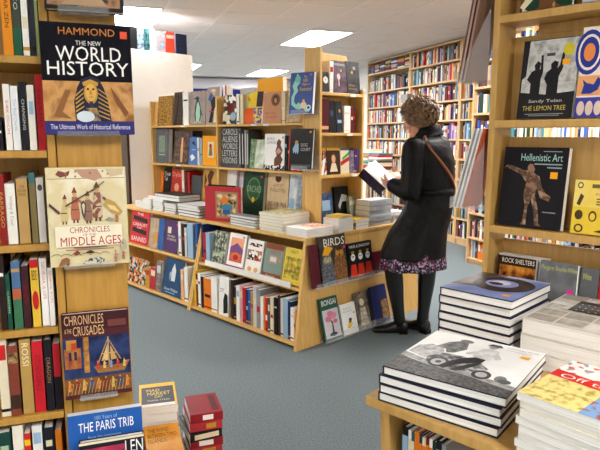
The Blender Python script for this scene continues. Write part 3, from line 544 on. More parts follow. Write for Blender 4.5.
# ================================================================== white backed bookcase beyond the island
WHITEP = bumpy('white painted board', 'efede8', 'f4f2ee', 8, .02, .5)
o = tag(empty('white_bookcase', FM.m @ T(-2.9, .5, 0)), 'tall bookcase with plain white side board behind the left end of the island', 'bookcase')
part('white_board', o, WHITEP, (.16, -.355, 0, .18, .43, 2.31))
part('dark_edge', o, DARKWOOD, (-.2, -.385, 0, .18, -.357, 2.31))
part('top', o, WHITEP, (-.2, -.355, 2.29, .158, .43, 2.31)); part('back_panel', o, WHITEP, (-.2, .41, 0, .158, .43, 2.288))
for z in (.1, .5, .9, 1.3, 1.7, 2.0): part('shelf', o, WHITEP, (-.2, -.355, z-.02, .158, .408, z))
for n, (x0, x1, yt, c, d) in enumerate([(130, 137.5, 26, 'black', 'black'), (138, 144, 27, 'mix:dark grey,pale blue,30', 'black and pale blue'), (144.5, 150, 28, 'mix:black,teal,30', 'dark teal'), (150.5, 155, 29, 'pale grey', 'pale grey'), (156, 165.5, 31, 'mix:pale blue,grey,pink,20', 'blue-grey landscape'), (166, 175, 31.5, 'c8442a', 'orange-red'), (176, 187, 33.5, 'mix:dark blue,black,30', 'dark navy')]):
    f2 = Frame(FM.m @ Vector((-2.73, 0, 0)), 44)
    p = f2.at(x0, 45, .015); q = f2.at(x1, 45, .015); t = f2.at(x0, yt, .015)
    book(f2.m @ T(p.x, .015, 2.3106), q.x-p.x-.002, max(.12, t.z-2.31), .03, c, f"{d} book standing on top of the white board, {ordw(n)} from left", 'books on top of the white bookcase', art=[('r', .1, .7, .9, .85, 'pale grey')] if n % 2 else [])

# ================================================================== right wall bookcases (frame FWL: X along the wall towards the viewer, Y inwards)
wall_rows = []
def wall_case(x0, x1, y, zs, top, label, depth=.26):
    o = tag(empty('wall_bookcase', FWL.m @ T((x0+x1)/2, y+.1, 0)), label, 'bookcase', 'pale maple wall bookcases'); h = (x1-x0)/2
    def w(nm, *q): part(nm, o, WOODW, q)
    w('side_panel', -h, -.1, 0, -h+.025, depth-.1, top); w('side_panel', h-.025, -.1, 0, h, depth-.1, top)
    w('top', -h+.025, -.1, top-.025, h-.025, depth-.1, top); w('back_panel', -h+.025, depth-.112, 0, h-.025, depth-.1, top-.025)
    w('plinth', -h+.025, -.085, 0, h-.025, -.07, zs[0]-.024)
    for z in zs: w('shelf', -h+.025, -.1, z-.024, h-.025, depth-.112, z)
    for i, z in enumerate(zs):
        wall_rows.append((x0+.03, x1-.03, y, z, (zs[i+1] if i+1 < len(zs) else top)-.026-z))
ZS = [.1, .36, .62, .88, 1.146, 1.40, 1.657, 1.915, 2.18, 2.44]
wall_case(-9.34, -7.9, 4.547, ZS[:9] + [2.485], 2.685, 'pale wall bookcase at the far end, beside the display bookcase')
wall_case(-7.895, -6.6, 4.547, ZS, 2.685, 'pale wall bookcase directly behind the woman')
wall_case(-6.595, -5.56, 4.547, ZS, 2.685, 'pale wall bookcase just right of the one behind the woman')
wall_case(-5.55, -4.4, 3.993, [.07, .31, .59, .86, 1.15, 1.42, 1.69, 1.97, 2.25], 2.62, 'nearer wall bookcase standing forward, left part behind hanging magazines')
wall_case(-4.395, -3.2, 3.993, [.07, .31, .59, .86, 1.15, 1.42, 1.69, 1.97, 2.25], 2.62, 'nearer wall bookcase seen only through gaps of the right display shelves')
WC = ['white', 'cream', 'pale grey', 'white', 'grey', 'dark grey', 'black', 'red', 'dark red', 'maroon', 'orange', 'mustard', 'tan', 'brown', 'dark brown', 'dark green', 'blue', 'dark blue', 'pale blue', 'teal', 'purple', 'pink', 'peach', 'cream', 'pale blue', 'white', 'pale grey']
stuff = MB(); wr = random.Random(21)
ROWNAME = {9: 'top shelf', 8: 'second shelf down'}
for r, (x0, x1, y, z, gap) in enumerate(wall_rows):
    x = x0 + .004; bay, ri = r//10, r % 10; n = 0
    pick = 10 <= r < 20 and ri in ROWNAME
    while x < x1 - .02:
        if ri == 9 and r < 10 or (r in (29,) or (r < 20 and wr.random() < .015)):          # a small pile lying down
            w = min(wr.uniform(.15, .22), x1-x)
            k = 0; zz = z
            if w < .1: break
            while zz < z + gap*.75 and k < 6:
                t = wr.uniform(.018, .035)
                if zz + t > z + gap - .01: break
                stuff.box(x, y+.02, zz+.001, x+w-.01-wr.random()*.02, y+.18, zz+t, wr.choice(WC)); zz += t; k += 1
            x += w + wr.uniform(0, .02); continue
        t = min(wr.uniform(.014, .042), x1-x); h = min(gap-.012, wr.uniform(.165, .228)); c = wr.choice(WC)
        if pick and n < 45:
            d = wr.uniform(.13, .17)
            book(FWL.m @ T(x+t-.001, y+.02+wr.uniform(0, .02), z+.0006) @ ROTZ(90), d, h, t-.0015, c, f"{c} book, {ordw(n)} from left on {ROWNAME[ri]} of bookcase behind the woman", 'books on the wall bookcase behind the woman', simple=True,
                 spine=[('r', .15, wr.uniform(.3, .6), .85, wr.uniform(.62, .85), wr.choice(WC))] if wr.random() < .6 else [])
        else:
            dy = wr.uniform(0, .02); stuff.box(x, y+.02+dy, z+.0006, x+t-.0012, y+.17, z+h, c)
            if wr.random() < .5: stuff.box(x+t*.1, y+.0192+dy, z+h*wr.uniform(.4, .6), x+t*.85, y+.022+dy, z+h*wr.uniform(.62, .85), wr.choice(WC))
            stuff.box(x+t*.08, y+.03+dy, z+h-.004, x+t*.9, y+.168, z+h+.0006, PAPER)
        n += 1; x += t + (wr.uniform(.004, .02) if wr.random() < .05 else 0)
tag(stuff.build('wall_book', None, FWL.m.copy()), 'the many further book spines filling the pale bookcases along the right wall', 'books', None, 'stuff')
tag(bevel(MB().box(-7.98, 4.46, 1.93, -7.8, 4.545, 2.06, mat('8e8a88', .5)).build('shelf_sign', None, FWL.m.copy())), 'small grey box sign on the upright between two wall bookcases', 'sign')
# magazine table before the wall
o = tag(empty('side_table', FWL.m @ T(-8.0, 4.1, 0)), 'low maple table with magazine piles behind the woman\'s open book', 'table')
part('table_top', o, WOODW, (-.75, -.24, .89, .75, .24, .92))
for x in (-.7, .66):
    for y in (-.2, .16): part('leg', o, WOODW, (x, y, 0, x+.04, y+.04, .889))
PILES = [(-8.62, 3.9, 11, 'in the left pile before the wall'), (-8.28, 3.92, 12, 'in the middle pile before the wall'), (-7.92, 3.9, 10, 'in the right pile before the wall')]
for x, y, n, wh in PILES:
    for i in range(n):
        c = wr.choice(['white', 'cream', 'red', 'tan', 'orange', 'teal', 'dark grey', 'grey', 'pale green', 'dark red'])
        pos = 'topmost' if i == n-1 else ('bottom one' if i == 0 else f'{ordw(n-1-i)} from the top')
        flat(FWL, x+wr.uniform(-.012, .012), y+wr.uniform(-.01, .01), .9205+i*.0264, wr.uniform(-4, 4), .3, .24, .026, c, f'{c} magazine, {pos} {wh}', 'magazine piles on the side table', simple=True, hard=False, cat='magazine', name='magazine', pages=mat(c))

# ================================================================== right island: ledge, low bookcase, display shelves
o = tag(empty('low_bookcase', FR.m @ T(.7, .5, 0)), 'low maple bookcase in the near right corner under the stacks', 'bookcase')
def lw(nm, *q, m=WOODL): return part(nm, o, m, (q[0]-.7, q[1]-.5, q[2], q[3]-.7, q[4]-.5, q[5]))
bevel(MB().prism([(-.66, -.47, 0), (-.63, -.47, 0), (-.75, .75, 0), (-.78, .75, 0)], [(-.68, -.48, .722), (-.65, -.48, .722), (-.77, .75, .722), (-.8, .75, .722)], WOODL).build('end_panel', o))
lw('back_panel', .02, .31, 0, 1.6, .325, .722); lw('side_panel', 1.58, .03, 0, 1.6, .305, .722); lw('back_panel', 0, 1.24, 0, 1.6, 1.255, .722)
for z in (.08, .43): lw('shelf', .06, .035, z-.02, 1.575, .305, z)
P = [(-.012, -.005), (1.62, -.005), (1.62, 1.27), (-.17, 1.27)]
tag(bevel(MB().prism([(x, y, .724) for x, y in P], [(x, y, .75) for x, y in P], WOODL).build('worktop', None, FR.m.copy()), .003), 'maple worktop at lower right carrying stacks of large art books', 'worktop')
o = tag(empty('display_shelves', FR.m @ T(.4, .92, ZW)), 'maple display shelves with face-out books at the right edge', 'bookcase')
def ds(nm, *q, m=WOODL): return part(nm, o, m, (q[0]-.4, q[1]-.92, q[2]-ZW, q[3]-.4, q[4]-.92, q[5]-ZW))
ds('side_panel', -.132, .85, ZW, -.108, .985, 2.5); ds('side_panel', 1.0, .85, ZW, 1.024, .985, 2.5)
for z in (1.115, 1.504, 1.872, 2.26): ds('shelf', -.108, .851, z-.027, 1.0, .983, z)
for z0, z1 in ((ZW, 1.052), (1.115, 1.444), (1.504, 1.81), (1.872, 2.2)): ds('back_panel', -.108, .972, z0, 1.0, .982, z1)
ds('header_strip', -.02, .972, 1.8105, 1.0, .982, 1.8445)
G = 'face-out books on the right display shelves'; YR = .868
face(FR, 1.8725, YR, 521, 573, -45, .03, 'vor:dark green,brown,cream,dark blue,tan,26', 'patterned green and brown book at top edge of the right shelves', G, tilt=8)
face(FR, 1.8725, YR, 583, 625, -40, .03, 'mix:9fb6d4,c0cfe2,12', 'pale blue book at the top right corner', G, tilt=8)
face(FR, 1.5045, YR, 519, 575, 38, .025, '23222a', 'dark book with two silhouetted figures reaching up', G, tilt=7, hard=False, art=[
    ('r', .03, .3, 1, .99, 'mix:9a9a98,c2c2be,8a8a88,22'), ('r', .03, .28, 1, .45, 'mix:a8a8a4,c8c8c4,40'), ('p', [(0, 0), (0, .34), (.5, .3), (1, .33), (1, 0)], '201f22'), ('p', [(.03, .5), (.03, .99), (.12, .99), (.1, .55)], '201f22'),
    ('p', [(.2, .26), (.2, .45), (.12, .5), (.2, .6), (.26, .62), (.24, .68), (.3, .73), (.36, .7), (.34, .62), (.36, .63), (.35, .8), (.39, .8), (.41, .58), (.38, .5), (.38, .26)], '1d1c1f'),
    ('p', [(.5, .26), (.5, .42), (.44, .5), (.48, .58), (.55, .62), (.54, .68), (.6, .72), (.67, .7), (.66, .62), (.7, .66), (.73, .82), (.77, .82), (.76, .62), (.7, .52), (.7, .26)], '1d1c1f'),
    ('e', .83, .85, .1, .08, 'c4b632'), ('r', .74, .66, .87, .73, 'e8a020'), ('r', .45, .78, .6, .82, 'dark grey'), ('t', 'Sandy Tolan', .2, .19, .8, .24, 'pale grey'), ('t', 'THE LEMON TREE', .1, .1, .88, .16, 'c9b45a'), ('r', .15, .05, .85, .06, 'grey'), ('r', .22, .03, .78, .04, 'grey')])
face(FR, 1.5045, YR, 578, 628, 24, .03, 'e8dcd0', 'book with round blue emblem, orange bird and blue columns', G, tilt=7, art=[('e', .18, .72, .3, .25, '2a3a8c'), ('e', .18, .72, .24, .2, 'e8dcd0'), ('e', .18, .72, .2, .17, '2a3a8c'), ('e', .18, .72, .12, .1, 'e0884a'), ('r', 0, .24, .62, .46, 'e0a06a'), ('p', [(.1, .26), (.14, .36), (.1, .42), (.2, .38), (.34, .36), (.42, .44), (.5, .4), (.44, .3), (.3, .26)], '2a3a8c'),
    ('r', 0, 0, .6, .22, '3c3f98'), ('e', .12, .1, .08, .08, 'd8c0b0'), ('e', .3, .1, .08, .08, 'd8c0b0'), ('e', .48, .1, .08, .08, 'd8c0b0'), ('r', .66, 0, 1, .46, 'tan')])
face(FR, 1.1155, YR, 499.5, 564, 148, .03, '141318', 'large black art book with a bronze statue, arm stretched out', G, tilt=7, hard=False, art=[('t', 'Hellenistic Art', .28, .83, .92, .92, '9cc8c0'), ('r', .62, .945, .9, .955, 'grey'), ('r', .5, .785, .92, .8, '8a9a98'), ('r', .7, .745, .92, .76, '8a9a98'),
    ('p', [(.36, .03), (.4, .06), (.42, .26), (.38, .4), (.4, .56), (.3, .66), (.12, .72), (.06, .75), (.02, .73), (.06, .77), (.14, .77), (.34, .71), (.4, .71), (.42, .77), (.48, .78), (.52, .73), (.5, .69), (.6, .64), (.66, .5), (.72, .44), (.8, .4), (.78, .34), (.7, .36), (.64, .38), (.58, .5), (.56, .4), (.62, .26), (.66, .06), (.7, .03), (.6, .03), (.56, .22), (.5, .36), (.46, .24), (.46, .03)], 'mix:8a6a54,4a3428,a88a70,30'),
    ('e', .45, .745, .05, .05, '8a6a54'), ('r', .76, .62, .87, .7, 'e8a020'), ('r', .7, .2, .9, .212, 'grey')])
face(FR, 1.1155, YR, 571, 632, 182, .025, 'e0c03c', 'pale yellow book sketched with little tools and rings', G, tilt=7, hard=False, art=[('r', 0, .5, 1, 1, 'mix:e8d890,e0c03c,6'), ('e', .1, .9, .05, .06, '5a4a2a'), ('e', .1, .9, .03, .035, 'e8d890'), ('r', .3, .86, .9, .93, '6a5a3a'), ('p', [(.06, .55), (.12, .75), (.18, .7), (.12, .52)], '4a3a20'), ('t', 'PARADISE LOST', .38, .72, 1, .77, 'c04a20'),
    ('e', .12, .35, .07, .09, '4a3a20'), ('e', .36, .34, .07, .1, '4a3a20'), ('e', .36, .33, .045, .07, 'e0c03c'), ('e', .14, .1, .08, .08, '4a3a20'), ('e', .14, .1, .05, .05, 'e0c03c'), ('p', [(.4, .06), (.8, .2), (.84, .14), (.6, .04)], '4a3a20'), ('r', .4, .55, 1, .57, '5a4a2a'), ('r', .4, .6, 1, .62, '5a4a2a'), ('r', .4, .65, 1, .67, '5a4a2a')])
# books standing on the worktop at the foot
G = 'books standing at the foot of the right display shelves'
face(FR, ZW, .918, 496, 544, 257, .04, 'white', 'white-topped book behind the rock photo book', G, tilt=2)
face(FR, ZW, .88, 494.5, 533, 258, .02, '2a1a10', 'dark book with orange rock photo and white comb edge', G, tilt=4, hard=False, art=[('r', .06, .2, 1, .86, 'mix:3a1c0c,a8641c,d0903a,26'), ('t', 'ROCK SHELTERS', .12, .9, .96, .97, 'e8e0d0')])
face(FR, ZW, .876, 536.5, 576, 264, .022, 'mix:5a5c5c,74767a,16', 'grey photo book with yellow-green name title, left of its twin', G, tilt=4, art=[('t', 'Margaret Bourke-White', .04, .86, .96, .95, 'b9ba6a'), ('e', .82, .55, .1, .1, 'e0309a'), ('r', .97, 0, 1, 1, 'white')])
face(FR, ZW, .882, 577.5, 596, 270, .022, '5c5e60', 'second grey photo book, half hidden by its twin', G, tilt=4, art=[('t', 'White', .1, .84, .6, .93, 'b9ba6a'), ('e', .5, .5, .22, .1, 'e0309a')])
face(FR, ZW, .88, 597, 612, 266, .03, 'c8202c', 'bright red book at the right edge of the worktop', G, tilt=4)
# stacks
moto = [('r', 0, 0, 1, 1, 'mix:dededc,f2f2f0,6'), ('p', [(0, 0), (0, .3), (.12, .26), (.3, .22), (.6, .2), (1, .13), (1, 0)], 'mix:3c3c3c,6c6c6c,90'), ('p', [(0, .3), (0, .38), (.3, .3), (.6, .27), (1, .2), (1, .13), (.6, .2), (.3, .22)], 'mix:8a8a8a,b4b4b2,60'),
        ('p', [(.02, .4), (.03, .58), (.12, .66), (.24, .62), (.3, .52), (.3, .36), (.2, .34)], 'mix:8a8a8a,c8c8c6,40'), ('p', [(.16, .62), (.22, .78), (.3, .86), (.38, .84), (.42, .7), (.36, .58), (.3, .54), (.26, .62)], 'mix:4a4a4c,8c8c8c,40'), ('e', .35, .88, .06, .04, '707070'),
        ('p', [(.2, .38), (.28, .52), (.46, .54), (.62, .48), (.72, .4), (.7, .3), (.5, .24), (.24, .28)], 'mix:3a3a3c,7a7a7a,c0c0c0,44'),
        ('e', .33, .32, .085, .1, '3c3c3c'), ('e', .33, .32, .06, .07, 'b0b0b0'), ('e', .33, .32, .025, .03, '4a4a4a'), ('e', .71, .27, .075, .085, '464648'), ('e', .71, .27, .045, .05, 'b4b4b4'), ('e', .86, .27, .045, .06, '7a7a7a'), ('e', .9, .24, .05, .04, '5c5c5c'),
        ('p', [(.36, .24), (.4, .38), (.47, .5), (.56, .58), (.64, .56), (.63, .48), (.54, .42), (.47, .34), (.42, .22)], '2c2c2e'), ('p', [(.46, .22), (.52, .34), (.58, .44), (.64, .48), (.6, .36), (.52, .22)], '38383a'),
        ('p', [(.52, .57), (.5, .68), (.53, .78), (.6, .82), (.67, .79), (.7, .68), (.66, .56)], 'mix:d0d0ce,b0b0ae,30'), ('p', [(.5, .7), (.44, .62), (.46, .59), (.54, .66)], 'c0c0be'), ('p', [(.68, .74), (.74, .64), (.7, .6), (.65, .68)], 'b8b8b6'), ('e', .6, .865, .036, .045, '9c9c9a'), ('p', [(.54, .88), (.56, .93), (.64, .935), (.67, .89)], '3a3a3a'),
        ('t', 'DOROTHEA MILLER', .7, .9, .96, .935, '9a9a9a'), ('r', .7, .86, .92, .868, 'b0b0b0'), ('r', .85, .76, .93, .81, 'f0a818')]
G = 'big art books stacked on the right worktop'
for i in range(4):
    dx, dy, rz = [(.0, 0, 6.5), (.006, -.004, 8), (.004, -.004, 7), (.013, .0, 8)][i]
    flat(FR, .03+dx, -.004+dy, ZW+.0005+i*.0254, rz, .322, .345, .025, '1b1c30', ['bottom one of the black bound photo books under the motorcycle cover', 'second from the bottom of the black bound photo books', 'black bound photo book just under the motorcycle cover', 'large black and white photo book with a man on a motorcycle'][i], G, art=moto if i == 3 else (), top=None)
eye = [('r', 0, 0, 1, 1, 'mix:5c6c9c,7c8cc0,8'), ('p', [(0, .2), (0, 1), (.4, 1), (.3, .3)], 'mix:3c3030,6a5450,16'), ('e', .56, .58, .4, .34, '2c2428'), ('e', .52, .6, .22, .17, '8d94c4'), ('e', .5, .62, .13, .1, 'cdd0e4'), ('e', .46, .56, .1, .06, '2c2428'), ('r', .78, .12, .88, .2, 'f0a020')]
for i in range(7):
    flat(FR, -.09+rnd.uniform(-.005, .005), .485+rnd.uniform(-.004, .004), ZW+.0005+i*.0284, 1+rnd.uniform(-1.2, 1.2), .25, .3, .028, '20203a', ('blue book with a big dark eye, topmost of its stack' if i == 6 else f"dark blue bound book, {'bottom one' if i == 0 else ordw(6-i)+' from the top'} in the stack under the eye cover"), G, art=eye if i == 6 else (),
         spine=[('r', 0, .2, 1, .7, 'blue')])
bg = random.Random(3)
bw = [('r', .02+.25*c, .02+.2*r, .25+.25*c, .2+.2*r, 'mix:%s,%s,%d' % (*bg.sample(['d8d4cc', 'b0aa9e', 'e6e2da', 'c4beb2', '9a9488'], 2), bg.choice([12, 22, 35]))) for c in range(4) for r in range(5)]
bw += [('r', .22, .45, 1, .82, 'mix:2a2826,3c3936,10')] + [('e', .28+.055*(k % 13), .5+.085*(k//13)+.012*(k % 2), .009, .009, 'e0dcd4') for k in range(39)]
for i in range(3):
    flat(FR, .182+.003*i, .505, ZW+.0005+i*.0504, .5+.4*i, .34, .36, .05, ['dedbd4', 'd6d3cc', 'd8d3ca'][i], ['bottom thick volume of the grey photo collage books', 'middle thick volume of the grey photo collage books', 'thick book with grey photo collage and dark night panel on top'][i], G, art=bw if i == 2 else (),
         spine=[('r', 0, .0, 1, .02, 'dark red')])
wallart = [('r', 0, .66, .62, 1, 'vor:e4e4e2,9a9aa0,e4e4e2,d04a40,60'), ('r', .62, .66, 1, 1, 'mix:e0a83a,d09030,30'), ('r', 0, 0, .5, .52, 'mix:e8d68a,e4cf84,a89448,50'), ('r', .5, 0, 1, .52, 'mix:7aa4d4,7aa4d4,a8483c,50'), ('p', [(0, .54), (0, .7), (1, .62), (1, .46)], 'd02a24'), ('t', 'Off the Wall', .08, .55, .94, .645, 'f0e8e0')]
for i in range(8):
    flat(FR, .405+rnd.uniform(-.008, .008), -.0+rnd.uniform(-.004, .004), ZW+.0005+i*.0184, -6+rnd.uniform(-2, 2), .26, .27, .018, 'd9d4c4', ('paperback with a red title band and patterned fabric panels, topmost of its stack' if i == 7 else f"cream paperback, {'bottom one' if i == 0 else ordw(7-i)+' from the top'} under the red title band cover"), 'paperbacks stacked at the lower right corner', art=wallart if i == 7 else (), hard=False)
# books in the low bookcase under the stacks
xx = [(382, 397, 'black'), (398, 406, 'white'), (407, 415, '24606a'), (416, 428, 'orange'), (429, 436, 'dark blue'), (437, 446, 'cream'), (447, 455, 'dark red'), (456, 464, 'white'), (465, 474, 'dark green'), (475, 488, 'black'), (489, 500, 'grey')]
for n, (x0, x1, c) in enumerate(xx):
    p = FR.flat(x0, 449, .66); q = FR.flat(x1, 449, .66); t = (q.x-p.x)
    xa = .07 + sum((b_-a_)*.00125 for a_, b_, _ in xx[:n]); t = (x1-x0)*.00125
    book(FR.m @ T(xa+t, .055, .4306) @ ROTZ(90), .2, .24-.004*(n % 3), t-.001, c, f"{c if c in PAL else 'teal'} book, {ordw(n)} from left inside the low bookcase under the motorcycle cover", 'books inside the near low bookcase', spine=[('r', 0, .5, 1, .9, rnd.choice(['orange', 'cream', 'pale blue']))])
# magazines hanging in clear holders on the end of the display shelves
def holder(z, n, h, tilt, cols, label, glabel, group):
    o = tag(empty('magazine_holder', FR.m @ T(-.1325, .9, z)), label, 'magazine holder', 'clear magazine holders'); t = .004
    MB().box(-.14, -.065, -t, 0, .085, 0, ACRYL).build('tray', o); MB().box(-.14, -.065, 0, -.14+t, .085, .04, ACRYL).build('lip', o)
    MB().box(-t, -.048, 0, -.0005, .085, .12, ACRYL).build('back_plate', o)
    MB().prism([(-.135, -.065, 0), (-.005, -.065, 0), (-.005, -.065, .25)], [(-.135, -.062, 0), (-.005, -.062, 0), (-.005, -.062, .25)], ACRYL).build('side_plate', o)
    x = -.1325-.13
    for i in range(n):
        th = .0075
        book(FR.m @ T(x, .982, z+.0006) @ ROTZ(-90), .142, h, th-.0006, cols[i % len(cols)], f"{'outermost' if i == 0 else ordw(i)+' from the outside'} {glabel}", group, tilt=tilt, simple=True, hard=False, cat='magazine', name='magazine', pages=cols[i % len(cols)])
        x += th/math.cos(R_(tilt))+.0004
holder(1.172, 6, .31, 14, ['d8d6d4', '8e8c8c', 'e6e4e2', '9a9896', 'dcdad8', 'b0502e'], 'lower clear magazine holder on the end of the right shelves', 'pale-edged magazine in the lower clear holder', 'magazines in the lower clear holder')
holder(1.65, 5, .44, 9.5, ['6a4a40', 'b89a90', '3a2622', 'a8887a', '7a5a48'], 'upper clear magazine holder on the end of the right shelves', 'dark-edged magazine in the upper clear holder', 'magazines in the upper clear holder')

# ================================================================== left bookcase (frame FL)
WOODD = wood('honey maple left', 'a6792c', 'ba8c3c')
o = tag(empty('tall_bookcase', FL.m @ T(-.3, 1.95, 0)), 'tall honey maple bookcase in the left foreground', 'bookcase')
def lb(nm, *q, m=WOODD): return part(nm, o, m, (q[0]+.3, q[1]-1.95, q[2], q[3]+.3, q[4]-1.95, q[5]))
lb('side_panel', -.122, 1.808, 0, -.1, 2.1, 2.4); lb('side_panel', -.9, 1.808, 0, -.878, 2.1, 2.4); lb('back_panel', -.876, 2.09, 0, -.124, 2.1, 2.4)
lb('end_face', -.098, 1.815, 0, .08, 2.1, 2.4)
for z in (.1, .36, .617, .885, 1.138, 1.407, 1.667, 1.95, 2.3): lb('shelf', -.876, 1.81, z-.021, -.124, 2.088, z)
lb('base_ledge', -.2, 1.62, 0, .1, 1.805, .33)
LZ = [(1.6675, 'on the top shelf of the left bookcase', [(-2, 8.5, -40, 'e08a1c', [('v', 'WAR ZEN', .3, .3, .7, .7, 'black')], 'orange book with dark lettering on the top left shelf'), (9, 17.5, -38, 'mix:4a2034,1f5a3c,7', [('v', 'MEXICO', .25, .5, .75, .9, 'd8c8c0'), ('r', 0, 0, 1, .3, '1f5a40')], 'purple and green book spine on the top left shelf'), (18.5, 25.5, -36, 'white', [], 'white book spine on the top left shelf'), (26, 32, -40, '2c2a34', None, 'charcoal book between white and green spines on top left shelf'), (32.5, 37.5, -30, '8a9a62', None, 'sage green book against the left upright on top left shelf')]),
    (1.4075, 'on the second shelf of the left bookcase', [(-4, 2.5, 117, 'black', None, 'short black book at left edge of the second left shelf'), (3, 10, 84, 'e8e2dc', [('v', 'KIRK ODOM', .3, .25, .7, .75, 'c85a50')], 'white spine with red lettering on second left shelf'), (10.5, 18.5, 86, 'e4e4e4', [('v', 'The Real Charlie', .3, .3, .7, .8, 'pale blue')], 'white spine with pale blue lettering on second left shelf'), (19, 26.5, 82, '1a1a1e', [('v', 'CHANGING', .3, .3, .7, .75, 'pale grey')], 'black spine with grey lettering on second left shelf'), (27, 34.5, 85, 'e6e0d4', [('r', .2, .55, .8, .75, 'pale blue')], 'cream spine with a blue label on second left shelf'), (35, 44.5, 75, 'b3202a', [('v', 'LIBERTIES', .3, .3, .7, .8, 'dark red')], 'red book against the upright on second left shelf')]),
    (1.1385, 'on the third shelf of the left bookcase', [(-3, 4.5, 175, '8a2020', [('v', 'FARRAGO', .25, .25, .75, .75, 'c8a050')], 'dark red spine with gold lettering on third left shelf'), (5, 15.5, 184, 'e4e0d6', [('v', 'Wisley & Dear', .3, .3, .7, .8, 'grey')], 'ivory spine at the middle of third left shelf'), (16.5, 28, 179, 'b8935a', [('t', 'THE', .3, .86, .7, .9, 'dark brown'), ('t', 'ROUGH', .15, .8, .85, .84, 'dark brown'), ('t', 'WALK', .2, .74, .8, .78, 'dark brown')], 'tan spine with small dark title on third left shelf'), (29, 35.5, 173, '7a6a42', [('r', 0, .85, 1, 1, '3f6a70')], 'olive spine with teal top on third left shelf'), (36.5, 44, 178, 'd6d0c8', [('e', .5, .85, .35, .05, 'dark grey')], 'pale spine with dark round emblem on third left shelf')]),
    (.8855, 'on the fourth shelf of the left bookcase', [(-3, 4, 255, '2a1c18', None, 'dark brown spine at left edge of fourth left shelf'), (5.8, 10.5, 275, '184a38', [('v', 'GARDEN', .25, .3, .75, .7, 'pale green')], 'short dark green book on fourth left shelf'), (11.5, 20.5, 262, '4a6a90', [('r', 0, 0, 1, .45, '3a6a4a'), ('r', 0, .45, 1, .6, 'b05a3a'), ('r', 0, .85, 1, .9, 'tan')], 'blue and green banded spine on fourth left shelf'), (21.5, 29, 266, '3a1c22', [('r', .2, .4, .8, .7, 'maroon')], 'wine-brown spine on fourth left shelf'), (30, 38.5, 260, 'd8b23a', [('r', 0, .88, 1, 1, 'red'), ('e', .5, .4, .4, .14, 'red'), ('t', 'BEDE', .2, .7, .8, .84, 'black')], 'yellow spine with red blot on fourth left shelf'), (39.5, 47, 259, 'e6e2dc', [('v', 'GEORGIA, A LIFE', .25, .4, .75, .95, 'c86a60')], 'white spine with red title, left of its copy on fourth left shelf'), (48, 53.5, 268, 'e2ded8', [('v', 'GEORGIA, A LIFE', .25, .4, .75, .95, 'c86a60')], 'second white spine with red title, beside the upright')]),
    (.6175, 'on the fifth shelf of the left bookcase', [(-3, 7, 340, 'd8ccb0', None, 'cream spine at left edge of fifth left shelf'), (8, 18.5, 346, '7a3a2a', [('r', 0, .75, 1, .9, 'mix:tan,dark brown,60'), ('r', 0, .1, 1, .3, 'dark brown')], 'russet spine with picture bands on fifth left shelf'), (19.5, 31, 340, 'ad8a4c', [('v', 'ROSSI', .2, .65, .8, .95, 'e8d8b0')], 'ochre spine with pale title on fifth left shelf'), (32, 43, 342, 'c0202a', [('v', 'KITCHEN DANCE', .25, .3, .75, .8, 'maroon')], 'bright red spine on fifth left shelf'), (44, 52, 340, '1c1a22', [('v', 'DRAGON', .25, .4, .75, .75, 'tan')], 'black spine beside the bright red one on fifth left shelf'), (53, 60.5, 344, 'a81e2a', [('r', 0, 0, 1, .5, '1a1418')], 'red and black spine against the upright on fifth left shelf')]),
    (.3605, 'on the lowest visible shelf of the left bookcase', [(-2, 12, 433, '1c4038', [('r', .2, .6, .8, .8, 'pale green')], 'dark green spine on the lowest visible left shelf'), (13, 24, 426, 'e0d8c8', None, 'cream spine on the lowest visible left shelf'), (25, 31.5, 434, 'c82a24', [('r', 0, .8, 1, .9, 'yellow')], 'red spine with yellow band on the lowest visible left shelf'), (32.5, 43, 427, 'e4e0dc', None, 'broad white spine on the lowest visible left shelf'), (44, 55, 428, '1c1c24', [('r', .2, .7, .8, .8, 'cream')], 'black spine with pale label on the lowest visible left shelf'), (56, 62.5, 431, 'e08024', None, 'orange spine against the upright on the lowest visible left shelf')])]
BAYS[id(FL)] = [(None, 1.8, 2.1, -.876, -.124)]
for z, nm, its in LZ:
    ZCAP[(FL, z)] = {1.6675: 1.928, 1.4075: 1.645, 1.1385: 1.385, .8855: 1.116, .6175: .863, .3605: .595}[z]
    spines(FL, z, 1.822, its, nm, 'books ' + nm, .17)
# face-out books on the end face
def fig(cx, y, h, robe, skin='c9a27a', hat='8a4a30', shield=None, lean=0):
    w = h*.16; X = lambda a, b_: (cx+a*w*2+lean*b_, y+b_*h)
    q = [('p', [X(-.45, .08), X(-.5, .3), X(-.32, .62), X(-.3, .74), X(.3, .74), X(.34, .6), X(.5, .28), X(.44, .08)], robe), ('p', [X(-.3, 0), X(-.26, .1), X(-.08, .1), X(-.1, 0)], '5a4030'), ('p', [X(.12, 0), X(.1, .1), X(.28, .1), X(.32, 0)], '5a4030'),
         ('e', *X(0, .81), w*.42, h*.085, skin), ('p', [X(-.3, .85), X(0, 1.02), X(.3, .85)], hat), ('p', [X(.25, .62), X(.9, .5), X(.95, .56), X(.3, .72)], robe), ('r', X(-.4, 0)[0], y+h*.36, X(.4, 0)[0], y+h*.39, '6a4a38')]
    if shield: q += [('p', [X(-.85, .62), X(-.5, .72), X(-.2, .62), X(-.3, .3), X(-.5, .12), X(-.75, .3)], shield), ('p', [X(-.72, .58), X(-.5, .64), X(-.34, .58), X(-.5, .26)], 'd8c89c')]
    return q
G = 'face-out books on the end of the left bookcase'
